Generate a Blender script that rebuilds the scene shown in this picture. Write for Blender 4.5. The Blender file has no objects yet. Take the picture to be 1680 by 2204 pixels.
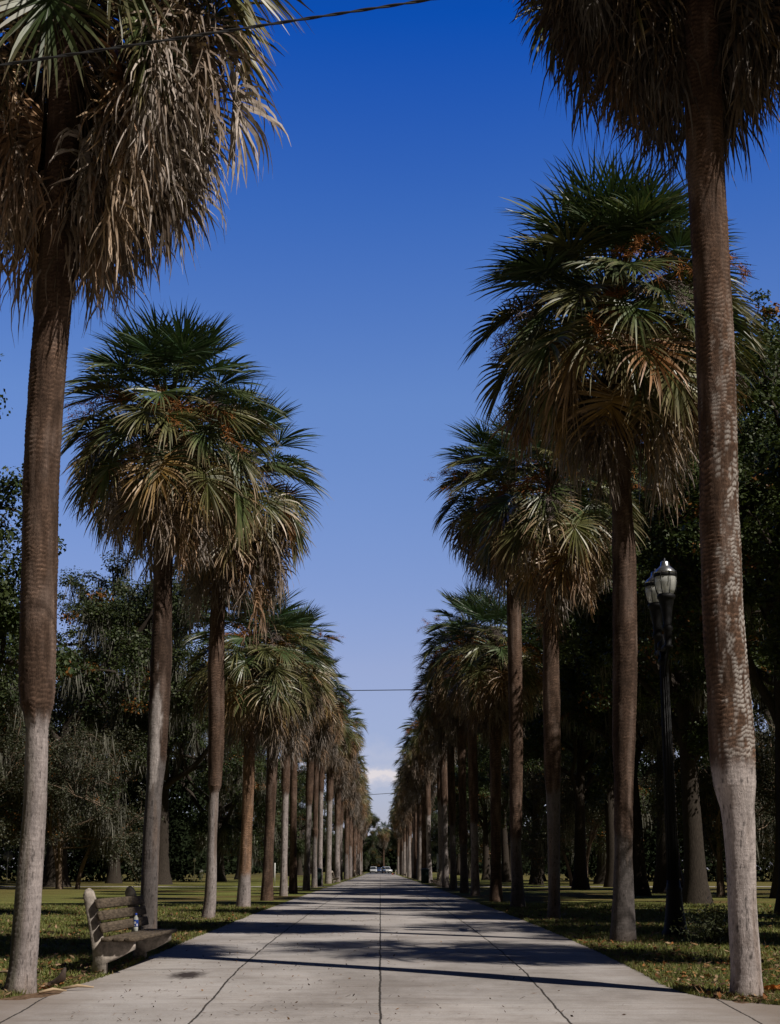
import bpy, math, random
import numpy as np

SC = bpy.context.scene
COL = SC.collection
PI = math.pi

# ----------------------------------------------------------------------------------------------
# basic helpers
# ----------------------------------------------------------------------------------------------
def mesh(name, V, F, mat, parent=None, col=None, smooth=False, loc=None):
    """V (n,3), F (m,k) or list of such arrays, one mesh object"""
    V = np.asarray(V, np.float32)
    Fs = F if isinstance(F, list) else [F]
    Fs = [np.asarray(f, np.int32) for f in Fs if len(f)]
    me = bpy.data.meshes.new(name)
    me.vertices.add(len(V))
    me.vertices.foreach_set('co', V.ravel())
    nl = sum(f.size for f in Fs); nf = sum(len(f) for f in Fs)
    me.loops.add(nl); me.polygons.add(nf)
    me.loops.foreach_set('vertex_index', np.concatenate([f.ravel() for f in Fs]))
    tot = np.concatenate([np.full(len(f), f.shape[1], np.int32) for f in Fs])
    start = np.concatenate([[0], np.cumsum(tot)[:-1]]).astype(np.int32)
    me.polygons.foreach_set('loop_start', start)
    try: me.polygons.foreach_set('loop_total', tot)
    except Exception: pass
    if smooth: me.polygons.foreach_set('use_smooth', np.ones(nf, bool))
    me.update(calc_edges=True)
    me.validate()
    if col is not None:
        a = me.color_attributes.new('Col', 'FLOAT_COLOR', 'POINT')
        c = np.ones((len(V), 4), np.float32); c[:, :3] = np.clip(col, 0, 1)
        a.data.foreach_set('color', c.ravel())
    me.materials.append(mat)
    return link(name, me, parent, loc)

def link(name, me, parent=None, loc=None):
    o = bpy.data.objects.new(name, me)
    COL.objects.link(o)
    if parent is not None: o.parent = parent
    if loc is not None: o.location = loc
    return o

def tag(o, label=None, cat=None, group=None, kind=None):
    if label: o['label'] = label
    if cat: o['category'] = cat
    if group: o['group'] = group
    if kind: o['kind'] = kind
    return o

def thing(name, label, cat, loc=(0, 0, 0), group=None, rz=0.0):
    o = bpy.data.objects.new(name, None)
    COL.objects.link(o)
    o.location = loc; o.rotation_euler = (0, 0, rz)
    o.empty_display_size = .3
    return tag(o, label, cat, group)

def norm(a):
    return a / np.maximum(np.linalg.norm(a, axis=-1, keepdims=True), 1e-9)

def _hash(i, j, k, s):
    h = (i * 374761393 + j * 668265263 + k * 2147483647 + s * 1274126177) & 0xFFFFFFFF
    h = ((h ^ (h >> 13)) * 1103515245) & 0xFFFFFFFF
    h = ((h ^ (h >> 15)) * 2246822519) & 0xFFFFFFFF
    return ((h ^ (h >> 16)) & 0xFFFF) / 65535.0

def vnoise(P, s=0):
    P = np.asarray(P, float)
    I = np.floor(P).astype(np.int64); f = P - I; f = f * f * (3 - 2 * f)
    r = 0
    for dx in (0, 1):
        for dy in (0, 1):
            for dz in (0, 1):
                w = (f[..., 0] if dx else 1 - f[..., 0]) * (f[..., 1] if dy else 1 - f[..., 1]) * (f[..., 2] if dz else 1 - f[..., 2])
                r = r + w * _hash(I[..., 0] + dx, I[..., 1] + dy, I[..., 2] + dz, s)
    return r

def fnoise(P, s=0, o=3):
    P = np.asarray(P, float); r = 0; a = .5; t = 0
    for q in range(o):
        r = r + a * vnoise(P * 2 ** q, s + q); t += a; a *= .5
    return r / t

class MB:
    """collects boxes, tubes, lathes and prisms into one mesh"""
    def __init__(s): s.V = []; s.F = {}; s.n = 0
    def add(s, V, F):
        V = np.asarray(V, float)
        for f in F: s.F.setdefault(len(f), []).append([i + s.n for i in f])
        s.V.append(V); s.n += len(V)
        return s
    def box(s, c, d, rx=0, ry=0, rz=0, bev=0.0):
        x, y, z = d[0] / 2, d[1] / 2, d[2] / 2
        if bev <= 0:
            P = np.array([(i * x, j * y, k * z) for k in (-1, 1) for j in (-1, 1) for i in (-1, 1)], float)
            F = [(0, 2, 3, 1), (4, 5, 7, 6), (0, 1, 5, 4), (2, 6, 7, 3), (0, 4, 6, 2), (1, 3, 7, 5)]
        else:
            b = min(bev, x * .9, y * .9, z * .9)
            ring = lambda hx, hy, zz: [(hx, hy - b, zz), (hx - b, hy, zz), (-hx + b, hy, zz), (-hx, hy - b, zz), (-hx, -hy + b, zz), (-hx + b, -hy, zz), (hx - b, -hy, zz), (hx, -hy + b, zz)]
            rr = [ring(x - b * .7, y - b * .7, -z), ring(x, y, -z + b), ring(x, y, z - b), ring(x - b * .7, y - b * .7, z)]
            P = np.array(sum(rr, []), float)
            F = [(i + 8 * k, (i + 1) % 8 + 8 * k, (i + 1) % 8 + 8 * (k + 1), i + 8 * (k + 1)) for k in range(3) for i in range(8)]
            F += [tuple(range(7, -1, -1)), tuple(range(24, 32))]
        P = rot(P, rx, ry, rz) + np.array(c, float)
        return s.add(P, F)
    def tube(s, pts, rad, n=8, cap=True):
        V, F = tube_arr(pts, rad, n)
        m = len(V) // n
        F = [tuple(f) for f in F]
        if cap: F += [tuple(range(n - 1, -1, -1)), tuple(range((m - 1) * n, m * n))]
        return s.add(V, F)
    def lathe(s, prof, c=(0, 0, 0), n=20, flat=False):
        V = []; F = []
        for r, z in prof:
            for i in range(n):
                a = 2 * PI * i / n
                V.append((c[0] + r * math.cos(a), c[1] + r * math.sin(a), c[2] + z))
        for k in range(len(prof) - 1):
            for i in range(n):
                F.append((k * n + i, k * n + (i + 1) % n, (k + 1) * n + (i + 1) % n, (k + 1) * n + i))
        F += [tuple(range(n - 1, -1, -1)), tuple(range((len(prof) - 1) * n, len(prof) * n))]
        return s.add(V, F)
    def prism(s, poly, y0, y1, b=0.0):
        """polygon in (x,z), extruded along y, with a small chamfer"""
        P = np.array(poly, float); n = len(P); c = P.mean(0)
        if b > 0:
            q = P + norm(c - P) * b
            ls = [(q, y0), (P, y0 + b), (P, y1 - b), (q, y1)]
        else: ls = [(P, y0), (P, y1)]
        V = [(p[0], y, p[1]) for L, y in ls for p in L]
        m = len(ls)
        F = [(k * n + i, k * n + (i + 1) % n, (k + 1) * n + (i + 1) % n, (k + 1) * n + i) for k in range(m - 1) for i in range(n)]
        F += [tuple(range(n - 1, -1, -1)), tuple(range((m - 1) * n, m * n))]
        return s.add(V, F)
    def build(s, name, mat, parent=None, loc=None, smooth=False, col=None):
        V = np.concatenate(s.V)
        o = mesh(name, V, [np.array(f) for f in s.F.values()], mat, parent, col, smooth, loc)
        return o

def rot(P, rx=0, ry=0, rz=0):
    P = np.asarray(P, float)
    if rx:
        c, s = math.cos(rx), math.sin(rx); P = P @ np.array([[1, 0, 0], [0, c, -s], [0, s, c]]).T
    if ry:
        c, s = math.cos(ry), math.sin(ry); P = P @ np.array([[c, 0, s], [0, 1, 0], [-s, 0, c]]).T
    if rz:
        c, s = math.cos(rz), math.sin(rz); P = P @ np.array([[c, -s, 0], [s, c, 0], [0, 0, 1]]).T
    return P

def tube_arr(pts, rad, n=8):
    P = np.asarray(pts, float); m = len(P)
    R = np.broadcast_to(np.asarray(rad, float), (m,))
    T = norm(np.gradient(P, axis=0))
    ref = np.array([0, 0, 1.]) if abs(T[:, 2]).mean() < .8 else np.array([1., 0, 0])
    A = norm(np.cross(T, ref)); B = np.cross(T, A)
    th = np.arange(n) * 2 * PI / n
    V = P[:, None] + R[:, None, None] * (np.cos(th)[None, :, None] * A[:, None] + np.sin(th)[None, :, None] * B[:, None])
    i = np.arange(n); j = (i + 1) % n
    F = np.concatenate([np.stack([k * n + i, k * n + j, (k + 1) * n + j, (k + 1) * n + i], 1) for k in range(m - 1)])
    return V.reshape(-1, 3), F

# ----------------------------------------------------------------------------------------------
# camera, and a pixel -> point helper used only to measure real positions (full picture 1680 x 2204)
# ----------------------------------------------------------------------------------------------
FPX = 3200.0; HOR = 1871.0; VPX = 819.0; CAMZ = 1.05
TH = math.atan((HOR - 1102) / FPX); PS = math.atan((840 - VPX) / (FPX / math.cos(TH)))
FWD = np.array([math.sin(PS) * math.cos(TH), math.cos(PS) * math.cos(TH), math.sin(TH)])
RGT = np.array([math.cos(PS), -math.sin(PS), 0.])
UPV = np.cross(RGT, FWD)
def pt(x, y, Y):
    d = (x - 840) * RGT + (1102 - y) * UPV + FPX * FWD
    return np.array([0, 0, CAMZ]) + d * (Y / d[1])

cam = bpy.data.cameras.new('camera'); camo = bpy.data.objects.new('camera', cam); COL.objects.link(camo)
cam.sensor_fit = 'VERTICAL'; cam.sensor_height = 36; cam.sensor_width = 36 * 780 / 1024
cam.lens = 36 * FPX / 2204; cam.clip_end = 12000; cam.clip_start = .1
camo.location = (0, 0, CAMZ); camo.rotation_euler = (PI / 2 + TH, 0, -PS)
SC.camera = camo

_GY = np.array([-30, 0, 8, 12, 15.5, 16.5, 18.7, 22, 26, 30, 40, 60, 90, 5000.])
_GZ = np.array([-.8, -.66, -.52, -.42, -.30, -.26, -.17, -.12, -.08, -.055, -.02, 0, 0, 0.])
def zg(Y): return np.interp(Y, _GY, _GZ)

# ----------------------------------------------------------------------------------------------
# materials
# ----------------------------------------------------------------------------------------------
def newmat(name):
    m = bpy.data.materials.new(name); m.use_nodes = True
    nt = m.node_tree; nt.nodes.clear()
    out = nt.nodes.new('ShaderNodeOutputMaterial')
    return m, nt, out
def N(nt, t, **k):
    n = nt.nodes.new(t)
    for a, b in k.items():
        if a.startswith('i_'):
            key = a[2:].replace('_', ' ')
            n.inputs[key].default_value = b
        else: setattr(n, a, b)
    return n
def ramp(nt, stops, src=None):
    r = nt.nodes.new('ShaderNodeValToRGB')
    e = r.color_ramp.elements
    while len(e) < len(stops): e.new(.5)
    for el, (p, c) in zip(e, stops):
        el.position = p; el.color = (*c, 1) if len(c) == 3 else c
    if src is not None: nt.links.new(src, r.inputs[0])
    return r
def noise(nt, vec, scale, detail=4, rough=.6):
    n = nt.nodes.new('ShaderNodeTexNoise'); n.inputs['Scale'].default_value = scale
    n.inputs['Detail'].default_value = detail; n.inputs['Roughness'].default_value = rough
    if vec is not None: nt.links.new(vec, n.inputs['Vector'])
    return n
def mapping(nt, vec, scale=(1, 1, 1), loc=(0, 0, 0)):
    m = nt.nodes.new('ShaderNodeMapping'); m.inputs['Scale'].default_value = scale; m.inputs['Location'].default_value = loc
    nt.links.new(vec, m.inputs['Vector']); return m
def mix(nt, a, b, fac, mode='MIX'):
    m = nt.nodes.new('ShaderNodeMix'); m.data_type = 'RGBA'; m.blend_type = mode
    for s, v in ((6, a), (7, b)):
        if isinstance(v, (tuple, list)): m.inputs[s].default_value = (*v, 1)
        else: nt.links.new(v, m.inputs[s])
    if isinstance(fac, (int, float)): m.inputs[0].default_value = fac
    else: nt.links.new(fac, m.inputs[0])
    return m.outputs[2]
def math_(nt, op, a, b=None, clamp=False):
    m = nt.nodes.new('ShaderNodeMath'); m.operation = op; m.use_clamp = clamp
    for i, v in enumerate((a, b)):
        if v is None: continue
        if isinstance(v, (int, float)): m.inputs[i].default_value = v
        else: nt.links.new(v, m.inputs[i])
    return m.outputs[0]

def leaf_mat(name, rough=.45, trans=.25, spec=.5, nscale=9., var=.35):
    m, nt, out = newmat(name)
    at = N(nt, 'ShaderNodeAttribute', attribute_name='Col')
    tc = N(nt, 'ShaderNodeTexCoord')
    n = noise(nt, tc.outputs['Object'], nscale, 3)
    r = ramp(nt, [(.25, (1 - var,) * 3), (.75, (1 + var,) * 3)], n.outputs['Fac'])
    c = mix(nt, at.outputs['Color'], r.outputs['Color'], 1.0, 'MULTIPLY')
    b = N(nt, 'ShaderNodeBsdfPrincipled'); b.inputs['Roughness'].default_value = rough
    b.inputs['Specular IOR Level'].default_value = spec
    nt.links.new(c, b.inputs['Base Color'])
    if trans > 0:
        t = N(nt, 'ShaderNodeBsdfTranslucent')
        c2 = mix(nt, c, (1.0, 1.0, .55), 1.0, 'MULTIPLY')
        nt.links.new(c2, t.inputs['Color'])
        s = N(nt, 'ShaderNodeMixShader'); s.inputs[0].default_value = trans
        nt.links.new(b.outputs[0], s.inputs[1]); nt.links.new(t.outputs[0], s.inputs[2])
        nt.links.new(s.outputs[0], out.inputs['Surface'])
    else: nt.links.new(b.outputs[0], out.inputs['Surface'])
    return m

def plain(name, col, rough=.6, metal=0., nscale=12., var=.25, bump=.0, stretch=(1, 1, 1), spec=.5, vcol=False):
    m, nt, out = newmat(name)
    tc = N(nt, 'ShaderNodeTexCoord')
    mp = mapping(nt, tc.outputs['Object'], stretch)
    n = noise(nt, mp.outputs[0], nscale, 5)
    r = ramp(nt, [(.3, (1 - var,) * 3), (.7, (1 + var,) * 3)], n.outputs['Fac'])
    if vcol:
        at = N(nt, 'ShaderNodeAttribute', attribute_name='Col')
        c = mix(nt, at.outputs['Color'], r.outputs['Color'], 1.0, 'MULTIPLY')
    else: c = mix(nt, col, r.outputs['Color'], 1.0, 'MULTIPLY')
    b = N(nt, 'ShaderNodeBsdfPrincipled'); b.inputs['Roughness'].default_value = rough; b.inputs['Metallic'].default_value = metal
    b.inputs['Specular IOR Level'].default_value = spec
    nt.links.new(c, b.inputs['Base Color'])
    if bump:
        bp = N(nt, 'ShaderNodeBump'); bp.inputs['Strength'].default_value = bump; bp.inputs['Distance'].default_value = .02
        nt.links.new(n.outputs['Fac'], bp.inputs['Height']); nt.links.new(bp.outputs[0], b.inputs['Normal'])
    nt.links.new(b.outputs[0], out.inputs['Surface'])
    return m

def bark_mat():
    m, nt, out = newmat('palm_bark')
    at = N(nt, 'ShaderNodeAttribute', attribute_name='Col')
    tc = N(nt, 'ShaderNodeTexCoord')
    fib = noise(nt, mapping(nt, tc.outputs['Object'], (26, 26, 5)).outputs[0], 2.2, 6, .7)     # upright fibres
    hor = noise(nt, mapping(nt, tc.outputs['Object'], (3, 3, 22)).outputs[0], 1.6, 5, .65)     # ring wrinkles
    r1 = ramp(nt, [(.3, (.62, .62, .62)), (.7, (1.35, 1.35, 1.35))], fib.outputs['Fac'])
    r2 = ramp(nt, [(.3, (.9, .9, .9)), (.7, (1.08, 1.08, 1.08))], hor.outputs['Fac']); blo = noise(nt, mapping(nt, tc.outputs['Object'], (2.2, 2.2, 1.3)).outputs[0], 1.7, 7, .72); r3 = ramp(nt, [(.3, (.6, .58, .56)), (.5, (.98, .98, .98)), (.72, (1.25, 1.24, 1.22))], blo.outputs['Fac'])
    c = mix(nt, at.outputs['Color'], r1.outputs['Color'], 1., 'MULTIPLY')
    c = mix(nt, c, r2.outputs['Color'], 1., 'MULTIPLY'); c = mix(nt, c, r3.outputs['Color'], 1., 'MULTIPLY')
    b = N(nt, 'ShaderNodeBsdfPrincipled'); b.inputs['Roughness'].default_value = .9; b.inputs['Specular IOR Level'].default_value = .15
    nt.links.new(c, b.inputs['Base Color'])
    fib.inputs['Distortion'].default_value = 1.2
    h = math_(nt, 'ADD', math_(nt, 'MULTIPLY', hor.outputs['Fac'], .3), fib.outputs['Fac'])
    bp = N(nt, 'ShaderNodeBump'); bp.inputs['Strength'].default_value = .55; bp.inputs['Distance'].default_value = .03
    nt.links.new(h, bp.inputs['Height']); nt.links.new(bp.outputs[0], b.inputs['Normal'])
    nt.links.new(b.outputs[0], out.inputs['Surface'])
    return m

def lawn_mat():
    m, nt, out = newmat('lawn')
    tc = N(nt, 'ShaderNodeTexCoord'); O = tc.outputs['Object']
    n1 = noise(nt, O, .35, 6, .65); n2 = noise(nt, O, 9., 6, .7); n3 = noise(nt, mapping(nt, O, (1, 1, 1), (31, 7, 3)).outputs[0], .16, 5, .65)
    g = ramp(nt, [(.28, (.06, .07, .02)), (.5, (.125, .14, .038)), (.72, (.20, .195, .06))], n2.outputs['Fac'])
    d = ramp(nt, [(.3, (.07, .042, .022)), (.6, (.13, .075, .038)), (.8, (.2, .115, .055))], n2.outputs['Fac'])
    f = ramp(nt, [(.5, (0, 0, 0)), (.64, (1, 1, 1))], n3.outputs['Fac'])
    # worn, leaf-strewn earth under the trees well away from the walk
    sx = N(nt, 'ShaderNodeSeparateXYZ'); nt.links.new(O, sx.inputs[0])
    fr = math_(nt, 'SUBTRACT', sx.outputs['X'], 0.0)
    ax = math_(nt, 'ABSOLUTE', fr)
    far = ramp(nt, [(.0, (0, 0, 0)), (.35, (.85, .85, .85))], math_(nt, 'MULTIPLY', math_(nt, 'SUBTRACT', ax, 10.5), .05, True))
    ff = math_(nt, 'MAXIMUM', math_(nt, 'MULTIPLY', f.outputs['Color'], .75), math_(nt, 'MULTIPLY', far.outputs['Color'], n1.outputs['Fac']), True)
    c = mix(nt, g.outputs['Color'], d.outputs['Color'], ff)
    r = ramp(nt, [(.3, (.62, .6, .55)), (.7, (1.35, 1.3, 1.25))], n1.outputs['Fac'])
    c = mix(nt, c, r.outputs['Color'], 1., 'MULTIPLY')
    b = N(nt, 'ShaderNodeBsdfPrincipled'); b.inputs['Roughness'].default_value = 1.; b.inputs['Specular IOR Level'].default_value = .1
    nt.links.new(c, b.inputs['Base Color'])
    bp = N(nt, 'ShaderNodeBump'); bp.inputs['Strength'].default_value = 1.; bp.inputs['Distance'].default_value = .06
    nt.links.new(n2.outputs['Fac'], bp.inputs['Height']); nt.links.new(bp.outputs[0], b.inputs['Normal'])
    nt.links.new(b.outputs[0], out.inputs['Surface'])
    return m

def concrete_walk_mat(joints=True):
    m, nt, out = newmat('concrete_walk' if joints else 'concrete_crosswalk')
    tc = N(nt, 'ShaderNodeTexCoord'); O = tc.outputs['Object']
    n1 = noise(nt, O, .9, 6, .6); n2 = noise(nt, O, 45., 5, .7); n3 = noise(nt, mapping(nt, O, (.45, 1.8, 1)).outputs[0], 2.2, 8, .75); n4 = noise(nt, mapping(nt, O, (.5, .3, 1), (5, 9, 0)).outputs[0], .8, 6, .7)
    base = ramp(nt, [(.25, (.325, .305, .293)), (.75, (.425, .40, .39))], n1.outputs['Fac'])
    r2 = ramp(nt, [(.3, (.82,) * 3), (.7, (1.12,) * 3)], n2.outputs['Fac'])
    r3 = ramp(nt, [(.28, (.62, .58, .55)), (.43, (.9, .88, .86)), (.6, (1.03, 1.03, 1.03))], n3.outputs['Fac']); r4 = ramp(nt, [(.35, (.68, .66, .64)), (.5, (.95, .94, .93)), (.62, (1.04, 1.04, 1.04))], n4.outputs['Fac'])
    c = mix(nt, base.outputs['Color'], r2.outputs['Color'], 1., 'MULTIPLY')
    c = mix(nt, c, r3.outputs['Color'], 1., 'MULTIPLY')
    c = mix(nt, c, r4.outputs['Color'], 1., 'MULTIPLY')
    hgt = n2.outputs['Fac']
    b = N(nt, 'ShaderNodeBsdfPrincipled'); b.inputs['Roughness'].default_value = .85; b.inputs['Specular IOR Level'].default_value = .25
    if joints:
        w = noise(nt, O, 1.1, 5, .7); w2 = noise(nt, O, 14., 3, .6)
        sx = N(nt, 'ShaderNodeSeparateXYZ'); nt.links.new(O, sx.inputs[0])
        wob = math_(nt, 'MULTIPLY', math_(nt, 'SUBTRACT', w.outputs['Fac'], .5), .07)
        X = math_(nt, 'ADD', sx.outputs['X'], wob)
        Yv = math_(nt, 'ADD', sx.outputs['Y'], math_(nt, 'MULTIPLY', wob, .4))
        def line(coord, period, width, ph=0.):
            a = math_(nt, 'ADD', math_(nt, 'DIVIDE', coord, period), ph)
            fr = math_(nt, 'ABSOLUTE', math_(nt, 'SUBTRACT', math_(nt, 'FRACT', math_(nt, 'ADD', a, 200.5)), .5))
            dist = math_(nt, 'MULTIPLY', fr, period)
            ww = math_(nt, 'MULTIPLY', math_(nt, 'ADD', w2.outputs['Fac'], .25), width)
            return math_(nt, 'SUBTRACT', 1., math_(nt, 'DIVIDE', dist, ww), True)
        lx = math_(nt, 'MULTIPLY', line(X, 1.75, .021), 1.8, True)
        ly = math_(nt, 'MULTIPLY', line(Yv, 1.6, .014, .1), .55, True)
        # each slab its own tone
        cell = N(nt, 'ShaderNodeCombineXYZ')
        nt.links.new(math_(nt, 'FLOOR', math_(nt, 'DIVIDE', sx.outputs['X'], 1.75)), cell.inputs[0])
        nt.links.new(math_(nt, 'FLOOR', math_(nt, 'ADD', math_(nt, 'DIVIDE', sx.outputs['Y'], 3.2), .05)), cell.inputs[1])
        wn = N(nt, 'ShaderNodeTexWhiteNoise'); wn.noise_dimensions = '2D'; nt.links.new(cell.outputs[0], wn.inputs['Vector'])
        rc = ramp(nt, [(0, (.9, .9, .9)), (1, (1.06, 1.06, 1.06))], wn.outputs['Value'])
        c = mix(nt, c, rc.outputs['Color'], 1., 'MULTIPLY')
        # dark ragged patch beside the bench
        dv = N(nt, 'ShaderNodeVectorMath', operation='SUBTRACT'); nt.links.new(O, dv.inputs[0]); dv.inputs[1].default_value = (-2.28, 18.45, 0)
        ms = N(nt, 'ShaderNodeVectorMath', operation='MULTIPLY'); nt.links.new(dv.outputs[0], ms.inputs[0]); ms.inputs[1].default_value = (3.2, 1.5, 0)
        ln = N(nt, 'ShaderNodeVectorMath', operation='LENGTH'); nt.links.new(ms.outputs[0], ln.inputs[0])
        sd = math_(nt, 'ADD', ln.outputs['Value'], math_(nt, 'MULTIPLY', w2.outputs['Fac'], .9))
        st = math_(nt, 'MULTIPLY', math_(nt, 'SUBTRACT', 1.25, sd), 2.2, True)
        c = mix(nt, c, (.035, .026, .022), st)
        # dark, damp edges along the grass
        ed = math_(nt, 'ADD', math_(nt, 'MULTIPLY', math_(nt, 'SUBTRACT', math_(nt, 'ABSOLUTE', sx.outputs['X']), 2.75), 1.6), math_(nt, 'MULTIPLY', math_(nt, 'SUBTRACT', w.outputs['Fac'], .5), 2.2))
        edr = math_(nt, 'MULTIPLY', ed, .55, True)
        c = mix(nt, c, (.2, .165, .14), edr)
        c = mix(nt, c, (.035, .03, .024), lx)
        c = mix(nt, c, (.07, .06, .05), ly)
        hgt = math_(nt, 'SUBTRACT', hgt, math_(nt, 'MULTIPLY', math_(nt, 'ADD', lx, ly), 2.))
    nt.links.new(c, b.inputs['Base Color'])
    bp = N(nt, 'ShaderNodeBump'); bp.inputs['Strength'].default_value = .35; bp.inputs['Distance'].default_value = .01
    nt.links.new(hgt, bp.inputs['Height']); nt.links.new(bp.outputs[0], b.inputs['Normal'])
    nt.links.new(b.outputs[0], out.inputs['Surface'])
    return m

def glass_mat():
    m, nt, out = newmat('lamp_glass')
    b = N(nt, 'ShaderNodeBsdfPrincipled'); b.inputs['Base Color'].default_value = (.62, .64, .6, 1); b.inputs['Roughness'].default_value = .12
    t = N(nt, 'ShaderNodeBsdfTransparent'); t.inputs[0].default_value = (.8, .82, .8, 1)
    s = N(nt, 'ShaderNodeMixShader'); s.inputs[0].default_value = .3
    nt.links.new(b.outputs[0], s.inputs[1]); nt.links.new(t.outputs[0], s.inputs[2]); nt.links.new(s.outputs[0], out.inputs['Surface'])
    return m

def globe_mat():
    m, nt, out = newmat('frosted_globe')
    b = N(nt, 'ShaderNodeBsdfPrincipled'); b.inputs['Base Color'].default_value = (.8, .8, .76, 1); b.inputs['Roughness'].default_value = .15
    t = N(nt, 'ShaderNodeBsdfTranslucent'); t.inputs[0].default_value = (.85, .86, .82, 1)
    q = N(nt, 'ShaderNodeBsdfTransparent'); q.inputs[0].default_value = (.9, .9, .88, 1)
    s = N(nt, 'ShaderNodeMixShader'); s.inputs[0].default_value = .5
    s2 = N(nt, 'ShaderNodeMixShader'); s2.inputs[0].default_value = .3
    nt.links.new(b.outputs[0], s.inputs[1]); nt.links.new(t.outputs[0], s.inputs[2]); nt.links.new(s.outputs[0], s2.inputs[1]); nt.links.new(q.outputs[0], s2.inputs[2])
    nt.links.new(s2.outputs[0], out.inputs['Surface'])
    return m

M = dict(
    globe=globe_mat(),
    frond=leaf_mat('palm_frond', .42, .14, .45), dead=leaf_mat('dead_palm_frond', .7, .12, .25, 12., .4),
    fruit=leaf_mat('palm_fruit', .8, 0, .2), leaf=leaf_mat('tree_leaf', .5, .2, .25, 2., .3), farleaf=leaf_mat('far_leaf', .9, 0, .05, .2, .4),
    moss=leaf_mat('spanish_moss', .95, .2, .1, 2., .35), grass=leaf_mat('grass_blade', .6, .3, .3, 1.2, .4),
    litter=leaf_mat('leaf_litter', .8, .05, .2, 5., .3),
    bark=bark_mat(), wood=plain('tree_bark', (.042, .034, .028), .95, 0, 6., .5, .8, (6, 6, 1), .1),
    palewood=plain('pale_tree_bark', (.15, .11, .08), .9, 0, 6., .35, .5, (4, 4, .6), .1),
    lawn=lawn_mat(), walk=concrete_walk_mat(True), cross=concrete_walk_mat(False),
    asphalt=plain('asphalt', (.055, .054, .056), .9, 0, 30., .3, .3),
    benchcon=plain('bench_concrete', (.31, .27, .235), .9, 0, 14., .5, .5),
    plank=plain('weathered_plank', (.085, .066, .048), .9, 0, 5., .55, .6, (9, 1.3, 9), .15),
    iron=plain('black_cast_iron', (.006, .006, .007), .6, 0., 20., .2, .1, (1, 1, 1), .2),
    steel=plain('lamp_cap_metal', (.5, .51, .54), .25, .9, 8., .15),
    glass=glass_mat(), cable=plain('cable', (.012, .012, .014), .6, 0, 40., .3),
    greenpaint=plain('green_paint', (.018, .05, .036), .45, 0, 9., .25),
    white=plain('white_paint', (.72, .72, .7), .5, 0, 6., .1), galv=plain('galvanised_steel', (.34, .35, .36), .5, .5, 8., .2),
    carwhite=plain('white_car_paint', (.42, .43, .45), .2, 0, 3., .05), carblue=plain('blue_car_paint', (.03, .05, .12), .2, 0, 3., .05),
    rubber=plain('rubber', (.015, .015, .015), .8), window=plain('car_glass', (.02, .025, .035), .08),
    lampglass=plain('headlight', (.7, .72, .75), .1), orange=plain('orange_cloth', (.7, .16, .03), .7),
    bluecap=plain('blue_plastic', (.015, .06, .42), .35), bluelabel=plain('blue_label', (.01, .05, .3), .4),
    clear=glass_mat(), paper=plain('white_print', (.75, .75, .78), .5),
    boot=plain('palm_boot', (.05, .032, .022), .8, 0, 8., .4, .3), stick=plain('dry_stalk', (.33, .24, .15), .8, 0, 8., .35),
)

# ----------------------------------------------------------------------------------------------
# palms
# ----------------------------------------------------------------------------------------------
GREEN = np.array([.030, .062, .026]); LIME = np.array([.075, .105, .030]); OLIVE = np.array([.115, .105, .032])
GOLD = np.array([.34, .18, .045]); RUST = np.array([.27, .115, .035]); TAN = np.array([.36, .25, .16]); GREY = np.array([.31, .265, .235]); UMBER = np.array([.10, .072, .052])

class Bag:
    def __init__(s): s.V = []; s.F = []; s.C = []; s.n = 0
    def add(s, V, F, C):
        s.V.append(V); s.F.append(F + s.n); s.C.append(np.broadcast_to(C, V.shape)); s.n += len(V)
    def build(s, name, mat, parent=None):
        if not s.V: return None
        return mesh(name, np.concatenate(s.V), np.concatenate(s.F), mat, parent, np.concatenate(s.C))

def sph(az, e):
    return np.stack([np.cos(az) * np.cos(e), np.sin(az) * np.cos(e), np.sin(e)], -1)

PROF = {5: [.35, .8, 1., .85, .5, .06], 4: [.4, .95, .95, .55, .06]}
def ribbons(O, D, W, L, w, K, g, rs, wav=0.):
    """n drooping tapering ribbons"""
    n = len(O); p = O.copy(); d = norm(D); W = norm(W)
    out = np.zeros((n, K + 1, 2, 3)); step = (L / K)[:, None]
    pf = PROF.get(K) or list(np.interp(np.linspace(0, 1, K + 1), [0, .3, .6, 1], [.5, 1, .8, .06]))
    curl = rs.normal(0, 1, (n, 3)) * wav
    for k in range(K + 1):
        Wk = norm(W - (W * d).sum(1, keepdims=True) * d)
        hw = (w * pf[k] * .5)[:, None]
        out[:, k, 0] = p - Wk * hw; out[:, k, 1] = p + Wk * hw
        p = p + d * step
        d = d + (np.asarray(g).reshape(-1, 1) * ((k + .6) / K) ** 1.2) * np.array([[0, 0, -1.]])
        if wav:
            curl = curl * .6 + rs.normal(0, 1, (n, 3)) * wav
            d = d + curl * np.array([[1, 1, .5]])
            W = norm(W + np.cross(d, W) * rs.normal(0, wav * 1.6, (n, 1)))
        d = norm(d)
    b = (np.arange(n) * (K + 1) * 2)[:, None] + (np.arange(K) * 2)[None]
    F = np.stack([b, b + 1, b + 3, b + 2], -1).reshape(-1, 4)
    return out.reshape(-1, 3), F

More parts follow.
